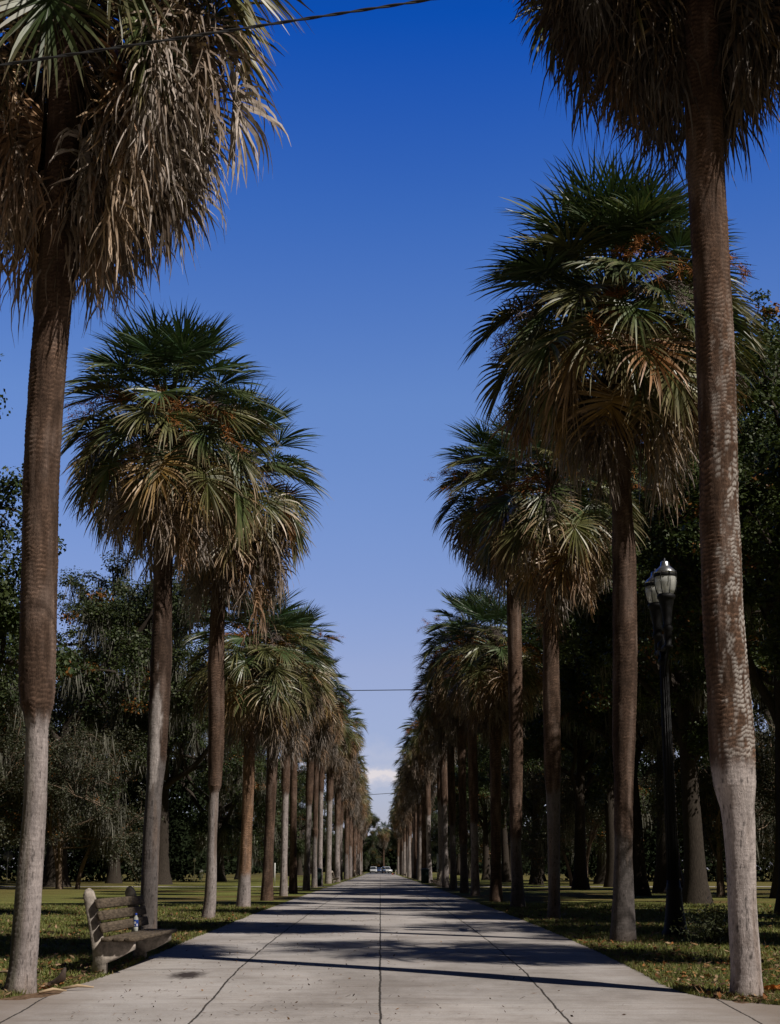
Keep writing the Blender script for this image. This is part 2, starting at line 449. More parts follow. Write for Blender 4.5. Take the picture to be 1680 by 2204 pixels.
def frond(bag, rs, B, az, el, pet, fan, bend, c, tip, tipamt=.3, n=36, fold=.35, g=.4, wav=.0, w=.038, K=5, petcol=None, tilt=.45):
    m = 5; s = np.linspace(0, 1, m)
    ang = el - bend * .55 * s ** 1.4
    P = [np.array(B, float)]
    for i in range(m - 1): P.append(P[-1] + pet / (m - 1) * sph(az, ang[i]))
    V, F = tube_arr(P, np.linspace(.028, .013, m), 3)
    bag.add(V, F, (c * .9 + .02) if petcol is None else petcol)
    mc = 7; ec = np.maximum(ang[-1] - bend * 1.0 * np.linspace(0, 1, mc), -PI / 2 * .98); cl = fan * .36
    Q = [P[-1]]
    for i in range(mc - 1): Q.append(Q[-1] + cl / (mc - 1) * sph(az, ec[i]))
    Q = np.array(Q)
    t = np.linspace(-1, 1, n) + rs.normal(0, .35 / n, n); a = np.clip(np.abs(t), 0, 1); sg = np.sign(t)
    sp = (1 - a) ** .75; xs = np.linspace(0, 1, mc)
    O = np.stack([np.interp(sp, xs, Q[:, q]) for q in range(3)], 1); e = np.interp(sp, xs, ec)
    phi = a * 2.2 + rs.normal(0, .04, n)
    T = sph(np.full(n, az), e); S = np.array([-math.sin(az), math.cos(az), 0.]); Nn = sph(np.full(n, az), e + PI / 2)
    lat = sg[:, None] * math.cos(fold) * S[None] + math.sin(fold) * Nn
    D = np.cos(phi)[:, None] * T + np.sin(phi)[:, None] * lat
    W = -np.sin(phi)[:, None] * T + np.cos(phi)[:, None] * lat
    ti = rs.normal(0, tilt, n)[:, None] + .35 * sg[:, None]
    W = W * np.cos(ti) + np.cross(D, W) * np.sin(ti)
    L = fan * (.72 + .3 * np.cos(phi * .75)) * rs.uniform(.82, 1.1, n)
    ww = w * rs.uniform(.75, 1.15, n)
    gg = g * rs.uniform(.6, 1.5, n)
    V, F = ribbons(O, D, W, L, ww, K, gg, rs, wav)
    jit = np.repeat(rs.uniform(.72, 1.3, n), (K + 1) * 2)[:, None]
    k = np.tile(np.repeat(np.linspace(0, 1, K + 1), 2), n)[:, None]
    f = np.clip(tipamt * k ** 2 * np.repeat(rs.uniform(.3, 1.7, n), (K + 1) * 2)[:, None], 0, 1)
    bag.add(V, F, (c * (1 - f) + tip * f) * jit)

def fruit(rs, B, az, el, L, c, sc=1.):
    bag = Bag()
    m = 8; e = el - np.linspace(0, 1, m) ** 1.2 * 1.5
    P = [np.array(B, float)]
    for i in range(m - 1): P.append(P[-1] + L / (m - 1) * sph(az, e[i]))
    V, F = tube_arr(P, np.linspace(.014, .004, m), 3); bag.add(V, F, c * .8)
    P = np.array(P)
    for b in range(11):
        s = .25 + .75 * b / 10; q = np.array([np.interp(s, np.linspace(0, 1, m), P[:, i]) for i in range(3)])
        d = norm(sph(az + rs.normal(0, .9), rs.uniform(-.9, .6)))
        l = rs.uniform(.35, .62) * sc; R = [q]
        for i in range(4): R.append(R[-1] + l / 4 * d); d = norm(d + np.array([0, 0, -.22]) + rs.normal(0, .12, 3))
        R = np.array(R); V, F = tube_arr(R, np.linspace(.006, .003, 5), 3); bag.add(V, F, c * .9)
        nt_ = 30; u = rs.uniform(.15, 1, nt_)
        O = np.stack([np.interp(u, np.linspace(0, 1, 5), R[:, i]) for i in range(3)], 1)
        D = norm(rs.normal(0, 1, (nt_, 3)) + norm(R[-1] - R[0]) * .9 + np.array([0, 0, -.3]))
        V, F = ribbons(O, D, rs.normal(0, 1, (nt_, 3)), rs.uniform(.07, .2, nt_) * sc, np.full(nt_, .010), 3, .25, rs, .12)
        bag.add(V, F, c * rs.uniform(.7, 1.3))
        nb = 60; O = np.repeat(O, 2, 0)[:nb]; O = O + rs.normal(0, .06, O.shape)
        V, F = ribbons(O, rs.normal(0, 1, (len(O), 3)), rs.normal(0, 1, (len(O), 3)), np.full(len(O), .022), np.full(len(O), .022), 2, 0., rs)
        bag.add(V, F, c * .6)
    return bag

def make_crown(seed, R=1., nlive=38, nmid=16, ndead=22, lean=None, skirt=1., K=5, n=36, age=.5, top=1., rust=0., deadc=1., gap=None):
    """live crown bag and dead skirt bag; origin at the bud, z up"""
    rs = np.random.default_rng(seed); live, dead = Bag(), Bag()
    off = rs.uniform(0, 6.28)
    def part(az):      # old fronds torn away on one side of the trunk leave a gap
        if gap is None: return az
        d = (az - gap[0] + PI) % (2 * PI) - PI
        return az if abs(d) > gap[1] else gap[0] + math.copysign(gap[1] + abs(d) * .6, d)
    for i in range(nlive):
        u = (i + .5) / nlive
        az = off + i * 2.39996 + rs.normal(0, .15)
        el = math.radians(84 - 118 * u ** .85 + rs.normal(0, 8))
        z = -.8 * u * R
        B = np.array([.13 * math.cos(az), .13 * math.sin(az), z])
        pet = R * (.68 + .60 * u) * rs.uniform(.82, 1.18) * (top if u < .4 else 1)
        f = max(0, min(1, (u - .3) / .8 + rs.normal(0, .2)))
        c = GREEN * (1 - f) + LIME * f
        if u > .45 and rs.random() < .55 * age * 2: c = c * .45 + OLIVE * .6
        ta = .12 + .9 * max(0, u - .4)
        frond(live, rs, B, az, el, pet, R * rs.uniform(.74, .92), .28 + .4 * u, c, TAN * .8, ta, n + 8, .18 + .12 * u, .08 + .42 * u, 0, .034 * R, K, petcol=LIME * .8, tilt=.55)
    for i in range(nmid):
        u = (i + .5) / nmid
        az = part(off + 1. + i * 2.39996 + rs.normal(0, .25))
        el = math.radians(-22 - 42 * u + rs.normal(0, 9)); z = -R * (.62 + .4 * u)
        B = np.array([.15 * math.cos(az), .15 * math.sin(az), z])
        q = rs.random()
        c = LIME * .7 if q < .34 else (OLIVE * .9 if q < .56 else (OLIVE * .5 + GOLD * .6 if q < .84 else (RUST if q < .93 else TAN * .6 + GOLD * .3)))
        if rust and rs.random() < rust: c = RUST * .55 + OLIVE * .25
        bag = live if q < .93 else dead
        frond(bag, rs, B, az, el, R * rs.uniform(.8, 1.25), R * rs.uniform(.74, .92), .5, c * rs.uniform(.7, 1.05), TAN * 1.1, 1.1, n + 4, .3, rs.uniform(.25, .8), .05, .033 * R, K, petcol=OLIVE * .9)
    for i in range(ndead):
        u = (i + .5) / max(1, ndead)
        az = part(off + 2. + i * 2.39996 + rs.normal(0, .3))
        el = math.radians(-22 - 50 * u + rs.normal(0, 10)); z = -R * (.85 + .7 * u * skirt)
        B = np.array([.16 * math.cos(az), .16 * math.sin(az), z])
        q = rs.random()
        c = GREY * .8 if q < .3 else (TAN * .75 if q < .48 else (UMBER * 1.3 if q < .85 else TAN * .4 + RUST * .4))
        frond(dead, rs, B, az, el, R * rs.uniform(.6, 1.3), R * rs.uniform(.6, .95), .9, c * rs.uniform(.5, 1.05) * deadc, GREY * .9 * deadc, .45, int(n * 1.25), rs.uniform(.8, 1.3), rs.uniform(1.4, 3.4), .24, .028 * R, K + 1, petcol=UMBER * 1.3)
    return live, dead

def trunk_mesh(name, pts, trans, dz, seg, seed, parent, o, lichen=0., mossy=0., shade=1., period=.055, pale=1., brown=(.112, .070, .050), patch=None):
    """pts: world (x,y,z,r) from the ground up; o: origin of parent; trans: height where smooth grey turns to ringed brown"""
    p = np.array(pts, float); h0 = np.concatenate([[0], np.cumsum(np.linalg.norm(np.diff(p[:, :3], axis=0), axis=1))])
    H = h0[-1]; nz = max(20, int(H / dz)); h = np.linspace(0, H, nz + 1)
    ctr = np.stack([np.interp(h, h0, p[:, i]) for i in range(4)], 1)
    kk = max(1, int(.22 / (H / nz))); ker = np.ones(2 * kk + 1) / (2 * kk + 1)
    pad = lambda a: np.concatenate([np.full(kk, a[0]) + (np.arange(-kk, 0) * (a[1] - a[0])), a, np.full(kk, a[-1]) + np.arange(1, kk + 1) * (a[-1] - a[-2])])
    ctr[:, 0] = np.convolve(pad(ctr[:, 0]), ker, 'valid'); ctr[:, 1] = np.convolve(pad(ctr[:, 1]), ker, 'valid')
    r = ctr[:, 3]
    th = np.arange(seg) * 2 * PI / seg
    Hh, Tt = np.meshgrid(h, th, indexing='ij')
    cx, cy = np.cos(Tt), np.sin(Tt)
    P3 = lambda s, sz: np.stack([cx * s, cy * s, Hh * sz], -1)
    wobt = fnoise(P3(1.3, .8), seed + 1) - .5
    tr = 1 / (1 + np.exp(-(Hh - trans + wobt * .5) / .035)) if trans > 0 else np.ones_like(Hh)
    pm = np.zeros_like(Hh)
    if patch is not None:   # shed areas: (height, angle, half height, half angle)
        for (ph, pa, dh, da) in patch:
            dd = np.sqrt(((Hh - ph) / dh) ** 2 + (np.angle(np.exp(1j * (Tt - pa))) / da) ** 2) + (fnoise(P3(4, 4), seed + 31) - .5) * 1.4
            mk = 1 / (1 + np.exp((dd - 1) * 12)); tr = tr * (1 - mk); pm = np.maximum(pm, mk)
    wob = (fnoise(P3(1.6, 2.2), seed + 2) - .5) * .10 + (vnoise(P3(5, 4), seed + 3) - .5) * .022 + (vnoise(P3(16, 10), seed + 33) - .5) * .014
    wob = wob + (vnoise(np.stack([0 * Hh, 0 * Hh, Hh * 1.1], -1), seed + 51) - .5) * .16
    fray = (vnoise(np.stack([cx * 15, cy * 15, Hh * 4.5], -1), seed + 61) - .5) * .75 + (vnoise(np.stack([cx * 4, cy * 4, Hh * 7], -1), seed + 62) - .5) * .8
    ph = (Hh + wob) / period + fray; saw = ph - np.floor(ph); ring = np.floor(ph)
    amp = .15 + .9 * vnoise(np.stack([cx * 2.2, cy * 2.2, ring * 7.13], -1), seed + 4) + .5 * vnoise(np.stack([cx * 9, cy * 9, ring * 3.7], -1), seed + 41)
    amp = amp * np.clip(fnoise(P3(2.6, 2.1), seed + 43) * 3.2 - .75, .15, 1.25)
    ridge = np.where(saw < .78, saw / .78, (1 - saw) / .22)
    lump = fnoise(P3(1.7, .7), seed + 5) - .5; fine = fnoise(P3(7, 6), seed + 6) - .5
    rr = r[:, None] * (1 + .05 * lump) + tr * (.0085 * (ridge * amp - .45)) + (1 - tr) * (.004 * (ridge - .5) * amp) + fine * (.013 * tr + .007 * (1 - tr)) - (1 - tr) * .008
    V = np.stack([ctr[:, 0][:, None] + rr * cx, ctr[:, 1][:, None] + rr * cy, ctr[:, 2][:, None] + 0 * cx], -1) - np.array(o)
    # colours: bark's own tones
    b = np.array(brown); f1 = fnoise(P3(2.2, 1.6), seed + 7)[..., None]; f2 = fnoise(P3(6, 14), seed + 8)[..., None]
    cb = b * (.55 + .9 * f1) * (.7 + .6 * f2) * (.5 + .85 * amp * ridge)[..., None]
    cb = cb + (np.array([.17, .125, .105]) - cb) * np.clip((f1 - .5) * 2.2, 0, .7)
    g1 = fnoise(P3(1.8, .9), seed + 9)[..., None]; g2 = fnoise(P3(9, 3), seed + 10)[..., None]
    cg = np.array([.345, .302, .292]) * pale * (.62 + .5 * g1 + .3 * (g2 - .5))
    st = np.clip((fnoise(P3(1.5, 1.1), seed + 11) - .55) * 5, 0, 1)[..., None]
    cg = cg * (1 - .6 * st) + np.array([.15, .105, .08]) * .6 * st
    sp = np.clip((fnoise(P3(11, 11), seed + 15) - .66) * 9, 0, 1)[..., None]
    cg = cg * (1 - .7 * sp)
    if mossy:
        side = np.clip((-cx * .95 - cy * .3) * 1.4 - .25, 0, 1) * np.clip((3.4 - Hh) / 1.5, 0, 1) * np.clip(fnoise(P3(3, 2), seed + 12) * 2.4 - .45, 0, 1)
        mz = (side * mossy)[..., None]; cg = cg * (1 - mz) + np.array([.06, .065, .025]) * mz
    if lichen:
        ln = np.clip((fnoise(P3(3.4, 2.4), seed + 13) - .53 + .8 * (fnoise(P3(14, 3), seed + 14) - .5) + .30 * lichen * (cx * .8 - cy * .45)) * 6, 0, 1) * np.clip(ridge * 2.4 - .5, .0, 1) * np.clip((vnoise(P3(5.5, 9), seed + 17) - .4) * 6, 0, 1) * np.clip(1.3 - np.abs(Hh - trans - 1.8) / 3.2, 0, 1)
        ln = (ln * min(1, lichen))[..., None]; cb = cb * (1 - ln) + np.array([.42, .385, .36]) * ln
    cg = cg * (1 - pm[..., None]) + np.array([.43, .385, .37]) * (.65 + .6 * g2) * pm[..., None]
    base = np.clip((.35 - Hh) / .35, 0, 1)[..., None] * .55
    cg = cg * (1 - base) + np.array([.17, .125, .095]) * base
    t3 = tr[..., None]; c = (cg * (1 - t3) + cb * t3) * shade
    nv = seg * (nz + 1)
    i = np.arange(nz)[:, None] * seg; j = np.arange(seg)[None]; j2 = (j + 1) % seg
    F = np.stack([i + j, i + j2, i + seg + j2, i + seg + j], -1).reshape(-1, 4)
    return mesh(name, V.reshape(nv, 3), F, M['bark'], parent, c.reshape(nv, 3), True)

def px_trunk(rows, Y):
    """rows of (x_left, x_right, y) read off the photograph, bottom first"""
    out = []
    for xl, xr, y in rows:
        a, b = pt(xl, y, Y), pt(xr, y, Y)
        out.append((*((a + b) / 2), (b[0] - a[0]) / 2 * .985))
    z0 = float(zg(Y)) - .12
    x, yy, z, r = out[0]
    if z > z0: out.insert(0, (x, yy, z0, r * 1.06))
    return out

def add_palm(label, rows, Y, apex_y, group, seed, trans_y, crown, near=1, fruits=4, fcol=None, special=(), **tk):
    pts = px_trunk(rows, Y)
    x = (rows[-1][0] + rows[-1][1]) / 2
    ap = pt(tk.pop('apex_x', x), apex_y, Y)
    pts.append((*ap, pts[-1][3] * .85))
    base = (pts[0][0], Y, float(zg(Y)))
    root = thing('palm_tree', label, 'palm tree', base, group)
    z_tr = pt(0, trans_y, Y)[2] - pts[0][2] if trans_y else 0
    dz, seg = {2: (.0125, 72), 1: (.018, 48), 0: (.03, 32)}[near]
    trunk_mesh('trunk', pts, z_tr, dz, seg, seed, root, base, **tk)
    o = ap - np.array(base)
    live, dead = make_crown(seed * 7 + 1, **crown)
    for b, nm, mt in ((live, 'crown', 'frond'), (dead, 'frond_skirt', 'dead')):
        ob = b.build(nm, M[mt], root)
        if ob: ob.location = o
    rs = np.random.default_rng(seed + 900); R = crown.get('R', 1.)
    for k in range(fruits):
        az = -1.57 + (k - (fruits - 1) / 2) * 4.0 / max(1, fruits) + rs.uniform(-.3, .3)
        fc = (np.array([.30, .12, .035]) if k % 3 != 2 else np.array([.2, .16, .15])) if fcol is None else np.array(fcol)
        fb = fruit(rs, np.array([0, 0, -.35 * R]), az, rs.uniform(-.1, .75), R * rs.uniform(1.5, 2.1), fc)
        fb.build('fruit_cluster', M['fruit'], root).location = o
    for s in special:   # single fronds that stand out: (label, px, py, az, el, pet, fan, bend, colour, tip, g, wav, fold)
        lb, px, py, az, el, pet, fan, bend, c, tip, g, wav, fold = s
        bag = Bag(); B = pt(px, py, Y) - ap
        frond(bag, rs, (0, 0, 0), az, math.radians(el), pet, fan, bend, np.array(c), np.array(tip), .6, 44, fold, g, wav, .05, 6, petcol=np.array(c) * .8)
        f = bag.build('frond', M['dead'], root); f.location = o + B; f['label'] = lb
    return root

GL, GR = 'palms lining the left side of the walk', 'palms lining the right side of the walk'
# left row ------------------------------------------------------------------------------------
add_palm('nearest palm at left edge, thick trunk with a bulge and long dead skirt overhead',
    [(5, 81, 2136), (18, 82, 2086), (31, 92, 1929), (49, 103, 1734), (55, 106, 1568), (51, 110, 1537), (43, 116, 1515), (41, 119, 1490), (41, 121, 1422), (43, 123, 1344), (48, 126, 1181), (50, 127, 1037), (58, 136, 893), (69, 146, 749), (77, 156, 653), (84, 163, 560), (93, 168, 462), (98, 174, 336), (105, 178, 210)],
    16.7, -215, GL, 11, 1545, dict(R=1.45, nlive=60, nmid=22, ndead=125, n=48, skirt=1.3, deadc=1.7, gap=(-1.45, .8)), 2, 3, mossy=.9, apex_x=160,
    special=[('dark dead frond hanging low beside the trunk', 175, 330, -.2, -70, .5, .75, .5, UMBER, UMBER * 1.3, 1.2, .08, .9),
             ('long dark dead frond hanging lowest right of trunk', 250, 300, -.25, -30, .75, 1.0, 1.0, UMBER * .9, UMBER * 1.4, 1.0, .07, .8),
             ('pale grey dead frond hanging right of trunk', 240, 130, -.6, -35, .5, 1.1, 1.1, TAN, GREY * 1.2, 1.6, .14, .8),
             ('bleached dead frond at right tip of skirt', 400, 150, -.35, -20, .7, 1.1, 1.2, GREY * 1.1, GREY * 1.3, 1.6, .13, .8)])
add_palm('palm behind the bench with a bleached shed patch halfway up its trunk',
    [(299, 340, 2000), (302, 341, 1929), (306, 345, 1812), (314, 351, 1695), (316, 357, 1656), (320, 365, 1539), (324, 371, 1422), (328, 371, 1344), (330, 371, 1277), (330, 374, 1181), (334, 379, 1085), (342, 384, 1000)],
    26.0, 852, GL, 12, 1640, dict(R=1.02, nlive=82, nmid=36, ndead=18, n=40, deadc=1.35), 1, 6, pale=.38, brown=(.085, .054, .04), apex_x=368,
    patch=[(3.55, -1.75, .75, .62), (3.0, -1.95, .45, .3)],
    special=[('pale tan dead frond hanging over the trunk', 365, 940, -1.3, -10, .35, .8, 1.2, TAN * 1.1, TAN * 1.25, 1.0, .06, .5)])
add_palm('third palm of the left row, ringed brown trunk over a pale smooth lower third',
    [(430, 463, 1986), (438, 467, 1947), (443, 468, 1880), (447, 468, 1813), (448, 471, 1746), (451, 472, 1705), (448, 477, 1692), (448, 483, 1612), (449, 484, 1545), (447, 484, 1444), (452, 484, 1344), (455, 487, 1277), (457, 490, 1210), (466, 496, 1100)],
    34.6, 985, GL, 13, 1703, dict(R=1.12, nlive=66, nmid=38, ndead=36, n=36, skirt=1.4, deadc=1.35), 1, 4, apex_x=505, pale=.8)
add_palm('fourth palm of the left row, rough orange tan trunk and golden low fronds',
    [(506, 542, 1958), (508, 541, 1947), (514, 541, 1880), (520, 544, 1780), (522, 547, 1713), (524, 549, 1645), (527, 550, 1545), (530, 553, 1480)],
    43.8, 1368, GL, 14, 1885, dict(R=1.08, nlive=70, nmid=26, ndead=24, n=34), 1, 4, apex_x=550, brown=(.25, .15, .095), pale=.9,
    special=[('golden green drooping frond left of the trunk', 535, 1375, -2.2, -5, .95, .75, .8, OLIVE * 1.2 + GOLD * .3, GOLD, .5, .02, .3),
             ('orange frond drooping right of the trunk', 560, 1375, -.9, -8, .95, .75, .9, GOLD, TAN, .8, .03, .4)])
L_rest = [  # (x_base, y_base, width, x_top, apex_y, Y, transition fraction, label)
    (575, 1932, 26, 597, 1395, 53.0, 0, 'fifth palm of the left row, dark leaning trunk that hides a lamp'),
    (611, 1922, 18, 620, 1410, 62.0, .41, 'sixth palm of the left row, with a bright pale lower trunk'),
    (631.5, 1914, 18, 633, 1372, 68.5, 0, 'seventh palm of the left row, straight evenly brown trunk'),
    (660, 1910, 16, 674, 1462, 81.5, .40, 'eighth palm of the left row, leaning right above a grey base'),
    (677, 1906, 13, 684, 1494, 90.5, .25, 'palm standing just left of the green slatted bin'),
    (689, 1904, 13, 694, 1508, 98.5, .5, 'pale palm standing just behind the green slatted bin'),
    (707, 1900, 15, 713, 1549, 116., .5, 'palm beside the second bench of the left side')]
for k, (xb, yb, w, xt, ay, Y, tf, lb) in enumerate(L_rest):
    ty = yb - (yb - ay) * tf if tf else 0
    rows = [(xb - w * .55, xb + w * .55, yb), (xb - w * .42 + (xt - xb) * .1, xb + w * .42 + (xt - xb) * .1, yb - (yb - ay) * .12)]
    for f, ww in ((.3, .42), (tf - .01, .42), (tf + .04, .54), (.65, .5), (.85, .47)):
        if f > .12: rows.append((xb + (xt - xb) * f - w * ww, xb + (xt - xb) * f + w * ww, yb - (yb - ay) * f))
    rows = sorted(rows, key=lambda r: -r[2])
    add_palm(lb, rows, Y, ay, GL, 20 + k, ty, dict(R=(1.08, 1.05, 1.12, 1.08, 1.0, 1.0, 1.0)[k], nlive=56, nmid=38, ndead=50, n=28, K=4, skirt=(1.7, 1.6, 2.2, 2.3, 2.5, 2.5, 2.6)[k], rust=.35), 0, 4, pale=(.5, 1., .6, .8, .6, 1, .9)[k], apex_x=xt)
# right row -----------------------------------------------------------------------------------
add_palm('nearest palm at right edge, thick whitened trunk crossing the whole picture height',
    [(1567, 1646, 2152), (1573, 1643, 2100), (1570, 1638, 2048), (1565, 1630, 1946), (1561, 1629, 1843), (1551, 1627, 1741), (1533, 1627, 1690), (1525, 1625, 1587), (1523, 1615, 1485), (1515, 1605, 1382), (1511, 1598, 1280), (1508, 1595, 1178), (1506, 1590, 1075), (1506, 1588, 974), (1500, 1583, 782), (1492, 1572, 590), (1481, 1562, 398), (1476, 1558, 302), (1472, 1553, 150), (1470, 1550, 0)],
    16.4, -420, GR, 31, 1660, dict(R=1.36, nlive=56, nmid=28, ndead=110, n=48, skirt=.9, deadc=.55, gap=(-1.75, .9)), 2, 3, lichen=1.35, pale=1.32, apex_x=1480, brown=(.125, .074, .05))
add_palm('second palm of the right row, full round green crown with orange fruit stalks',
    [(1309, 1373, 2036), (1314, 1370, 1990), (1317, 1368, 1946), (1322, 1363, 1843), (1322, 1364, 1690), (1318, 1369, 1587), (1319, 1372, 1482), (1319, 1373, 1382), (1319, 1371, 1280), (1318, 1370, 1178), (1318, 1363, 1118), (1313, 1356, 974), (1303, 1349, 878), (1304, 1346, 780)],
    24.7, 600, GR, 32, 1800, dict(R=1.27, nlive=92, nmid=30, ndead=16, n=44, skirt=1., deadc=1.2), 1, 10, apex_x=1322, pale=.42, brown=(.09, .056, .041),
    special=[('pale grey dead frond hanging right of the trunk', 1345, 790, -.7, -15, .5, .95, 1.2, GREY, GREY * 1.3, 1.2, .07, .7)])
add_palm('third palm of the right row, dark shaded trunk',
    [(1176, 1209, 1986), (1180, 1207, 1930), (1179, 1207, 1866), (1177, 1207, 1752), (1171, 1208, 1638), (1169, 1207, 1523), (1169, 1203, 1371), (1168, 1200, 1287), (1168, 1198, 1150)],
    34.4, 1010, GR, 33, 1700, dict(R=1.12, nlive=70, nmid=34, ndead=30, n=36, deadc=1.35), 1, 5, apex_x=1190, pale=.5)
add_palm('fourth palm of the right row, sunlit brown trunk over a dull grey base',
    [(1097, 1133, 1954), (1101, 1128, 1900), (1099, 1123, 1828), (1097, 1125, 1714), (1097, 1127, 1600), (1094, 1125, 1447), (1091, 1122, 1295), (1090, 1120, 1180)],
    43.5, 1005, GR, 34, 1810, dict(R=1.16, nlive=74, nmid=38, ndead=28, n=36, deadc=1.35), 1, 6, apex_x=1095, pale=.45)
R_rest = [
    (1068, 1933, 27, 1066, 1368, 51.7, 0, 'fifth palm of the right row, evenly ringed brown trunk to the ground'),
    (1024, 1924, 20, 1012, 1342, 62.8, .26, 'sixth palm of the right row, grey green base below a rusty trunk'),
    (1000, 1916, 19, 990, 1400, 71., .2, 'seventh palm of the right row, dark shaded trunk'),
    (977, 1912, 16, 967, 1455, 81., .3, 'eighth palm of the right row, thin brown trunk with a kink'),
    (960, 1908, 16, 952, 1493, 91., .42, 'palm just right of the right side bench, bulging rusty trunk'),
    (949, 1907, 10, 944, 1541, 99., .5, 'thin pale palm directly behind the right side bench'),
    (925, 1897, 13, 918, 1562, 121., .42, 'palm beside the right bin, pale lower trunk')]
for k, (xb, yb, w, xt, ay, Y, tf, lb) in enumerate(R_rest):
    ty = yb - (yb - ay) * tf if tf else 0
    rows = [(xb - w * .55, xb + w * .55, yb), (xb - w * .42 + (xt - xb) * .1, xb + w * .42 + (xt - xb) * .1, yb - (yb - ay) * .12)]
    for f, ww in ((.3, .42), (tf - .01, .42), (tf + .04, .54), (.65, .5), (.85, .45)):
        if f > .12: rows.append((xb + (xt - xb) * f - w * ww, xb + (xt - xb) * f + w * ww, yb - (yb - ay) * f))
    rows = sorted(rows, key=lambda r: -r[2])
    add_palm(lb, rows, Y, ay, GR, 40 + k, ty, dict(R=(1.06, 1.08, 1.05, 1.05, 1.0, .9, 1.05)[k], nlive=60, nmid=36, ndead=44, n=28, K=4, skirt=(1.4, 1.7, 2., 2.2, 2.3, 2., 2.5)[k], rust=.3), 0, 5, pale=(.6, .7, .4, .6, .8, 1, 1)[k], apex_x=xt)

# far palms share a few meshes ------------------------------------------------------------------
variants = []
for v in range(5):
    p0 = bpy.data.objects.new('tmp', None)
    H = 11.4
    pts = [(0, 0, -.1, .27)]
    rs = np.random.default_rng(70 + v); tf = (.36, 0, .3, .42, .22)[v]
    lx = rs.normal(0, .25)
    for f in (.08, .3, max(.1, tf - .01), tf + .04, .65, .85, 1.):
        pts.append((lx * f * f, 0, H * f, (.235 if f < .2 else (.185 if f < tf else .225 - .03 * f))))
    pts = sorted(pts, key=lambda q: q[2])
    tr = trunk_mesh('trunk', pts, H * tf, .06, 20, 70 + v, None, (0, 0, 0), pale=(.8, .5, .6, .75, .5)[v])
    live, dead = make_crown(700 + v, R=1.08, nlive=(44, 34, 50, 40, 46)[v], nmid=44, ndead=(56, 60, 44, 64, 50)[v], n=24, K=4, skirt=(2.9, 3.2, 2.2, 3.3, 2.7)[v], age=.9, rust=.5)
    cr = live.build('crown', M['frond']); sk = dead.build('frond_skirt', M['dead'])
    fb = fruit(np.random.default_rng(5 + v), (0, 0, -.35), -1.57 + v, .3, 1.6, np.array([.27, .12, .045])); fr = fb.build('fruit_cluster', M['fruit'])
    bx = (lx, 0, H)
    variants.append([(tr.data, 'trunk', (0, 0, 0)), (cr.data, 'crown', bx), (sk.data, 'frond_skirt', bx), (fr.data, 'fruit_cluster', bx)])
    for o in (tr, cr, sk, fr): bpy.data.objects.remove(o)
    bpy.data.objects.remove(p0)
def far_palm(X, Y, v, s, rz, label, group):
    root = thing('palm_tree', label, 'palm tree', (X, Y, float(zg(Y))), group, rz)
    root.scale = (1.17, 1.17, s)
    for me, nm, loc in variants[v]: link(nm, me, root, loc)
    return root
rs = np.random.default_rng(3)
LY = [129, 140, 153, 167, 180, 193, 207, 222, 240, 257, 272, 287, 303, 318]
RY = [133, 148, 158, 169, 182, 195, 209, 222, 236, 252, 268, 286, 302, 318]
ordn = ['twelfth', 'thirteenth', 'fourteenth', 'fifteenth', 'sixteenth', 'seventeenth', 'eighteenth', 'nineteenth', 'twentieth', 'twenty first', 'twenty second', 'twenty third', 'twenty fourth', 'twenty fifth']
for i, (a, b) in enumerate(zip(LY, RY)):
    far_palm(-3.9 + rs.normal(0, .12), a, int(rs.integers(5)), 1.13 + rs.normal(0, .06), rs.uniform(0, 6), f'{ordn[i]} palm of the left row counted from the camera', GL)
    far_palm(3.9 + rs.normal(0, .12), b, int(rs.integers(5)), 1.10 + rs.normal(0, .06), rs.uniform(0, 6), f'{ordn[i]} palm of the right row counted from the camera', GR)
far_palm(1.0, 452, 1, 1.15, 1., 'lone small palm top closing the far end of the walk', None)
# palms just outside the frame on the right, whose crowns throw the feathery shade across the walk
for i, (X, Y, s) in enumerate([(9.3, 16.5, 1.1), (10.7, 24.0, 1.0), (11.5, 29.6, 1.1), (11.4, 21.2, .85)]):  # last one is added, unseen, to shade the foot of the lamp
    far_palm(X, Y, i, s, i * 1.7, 'unseen outer palm of the lawn right of the walk, throwing shade on it', 'outer palms on the right lawn')

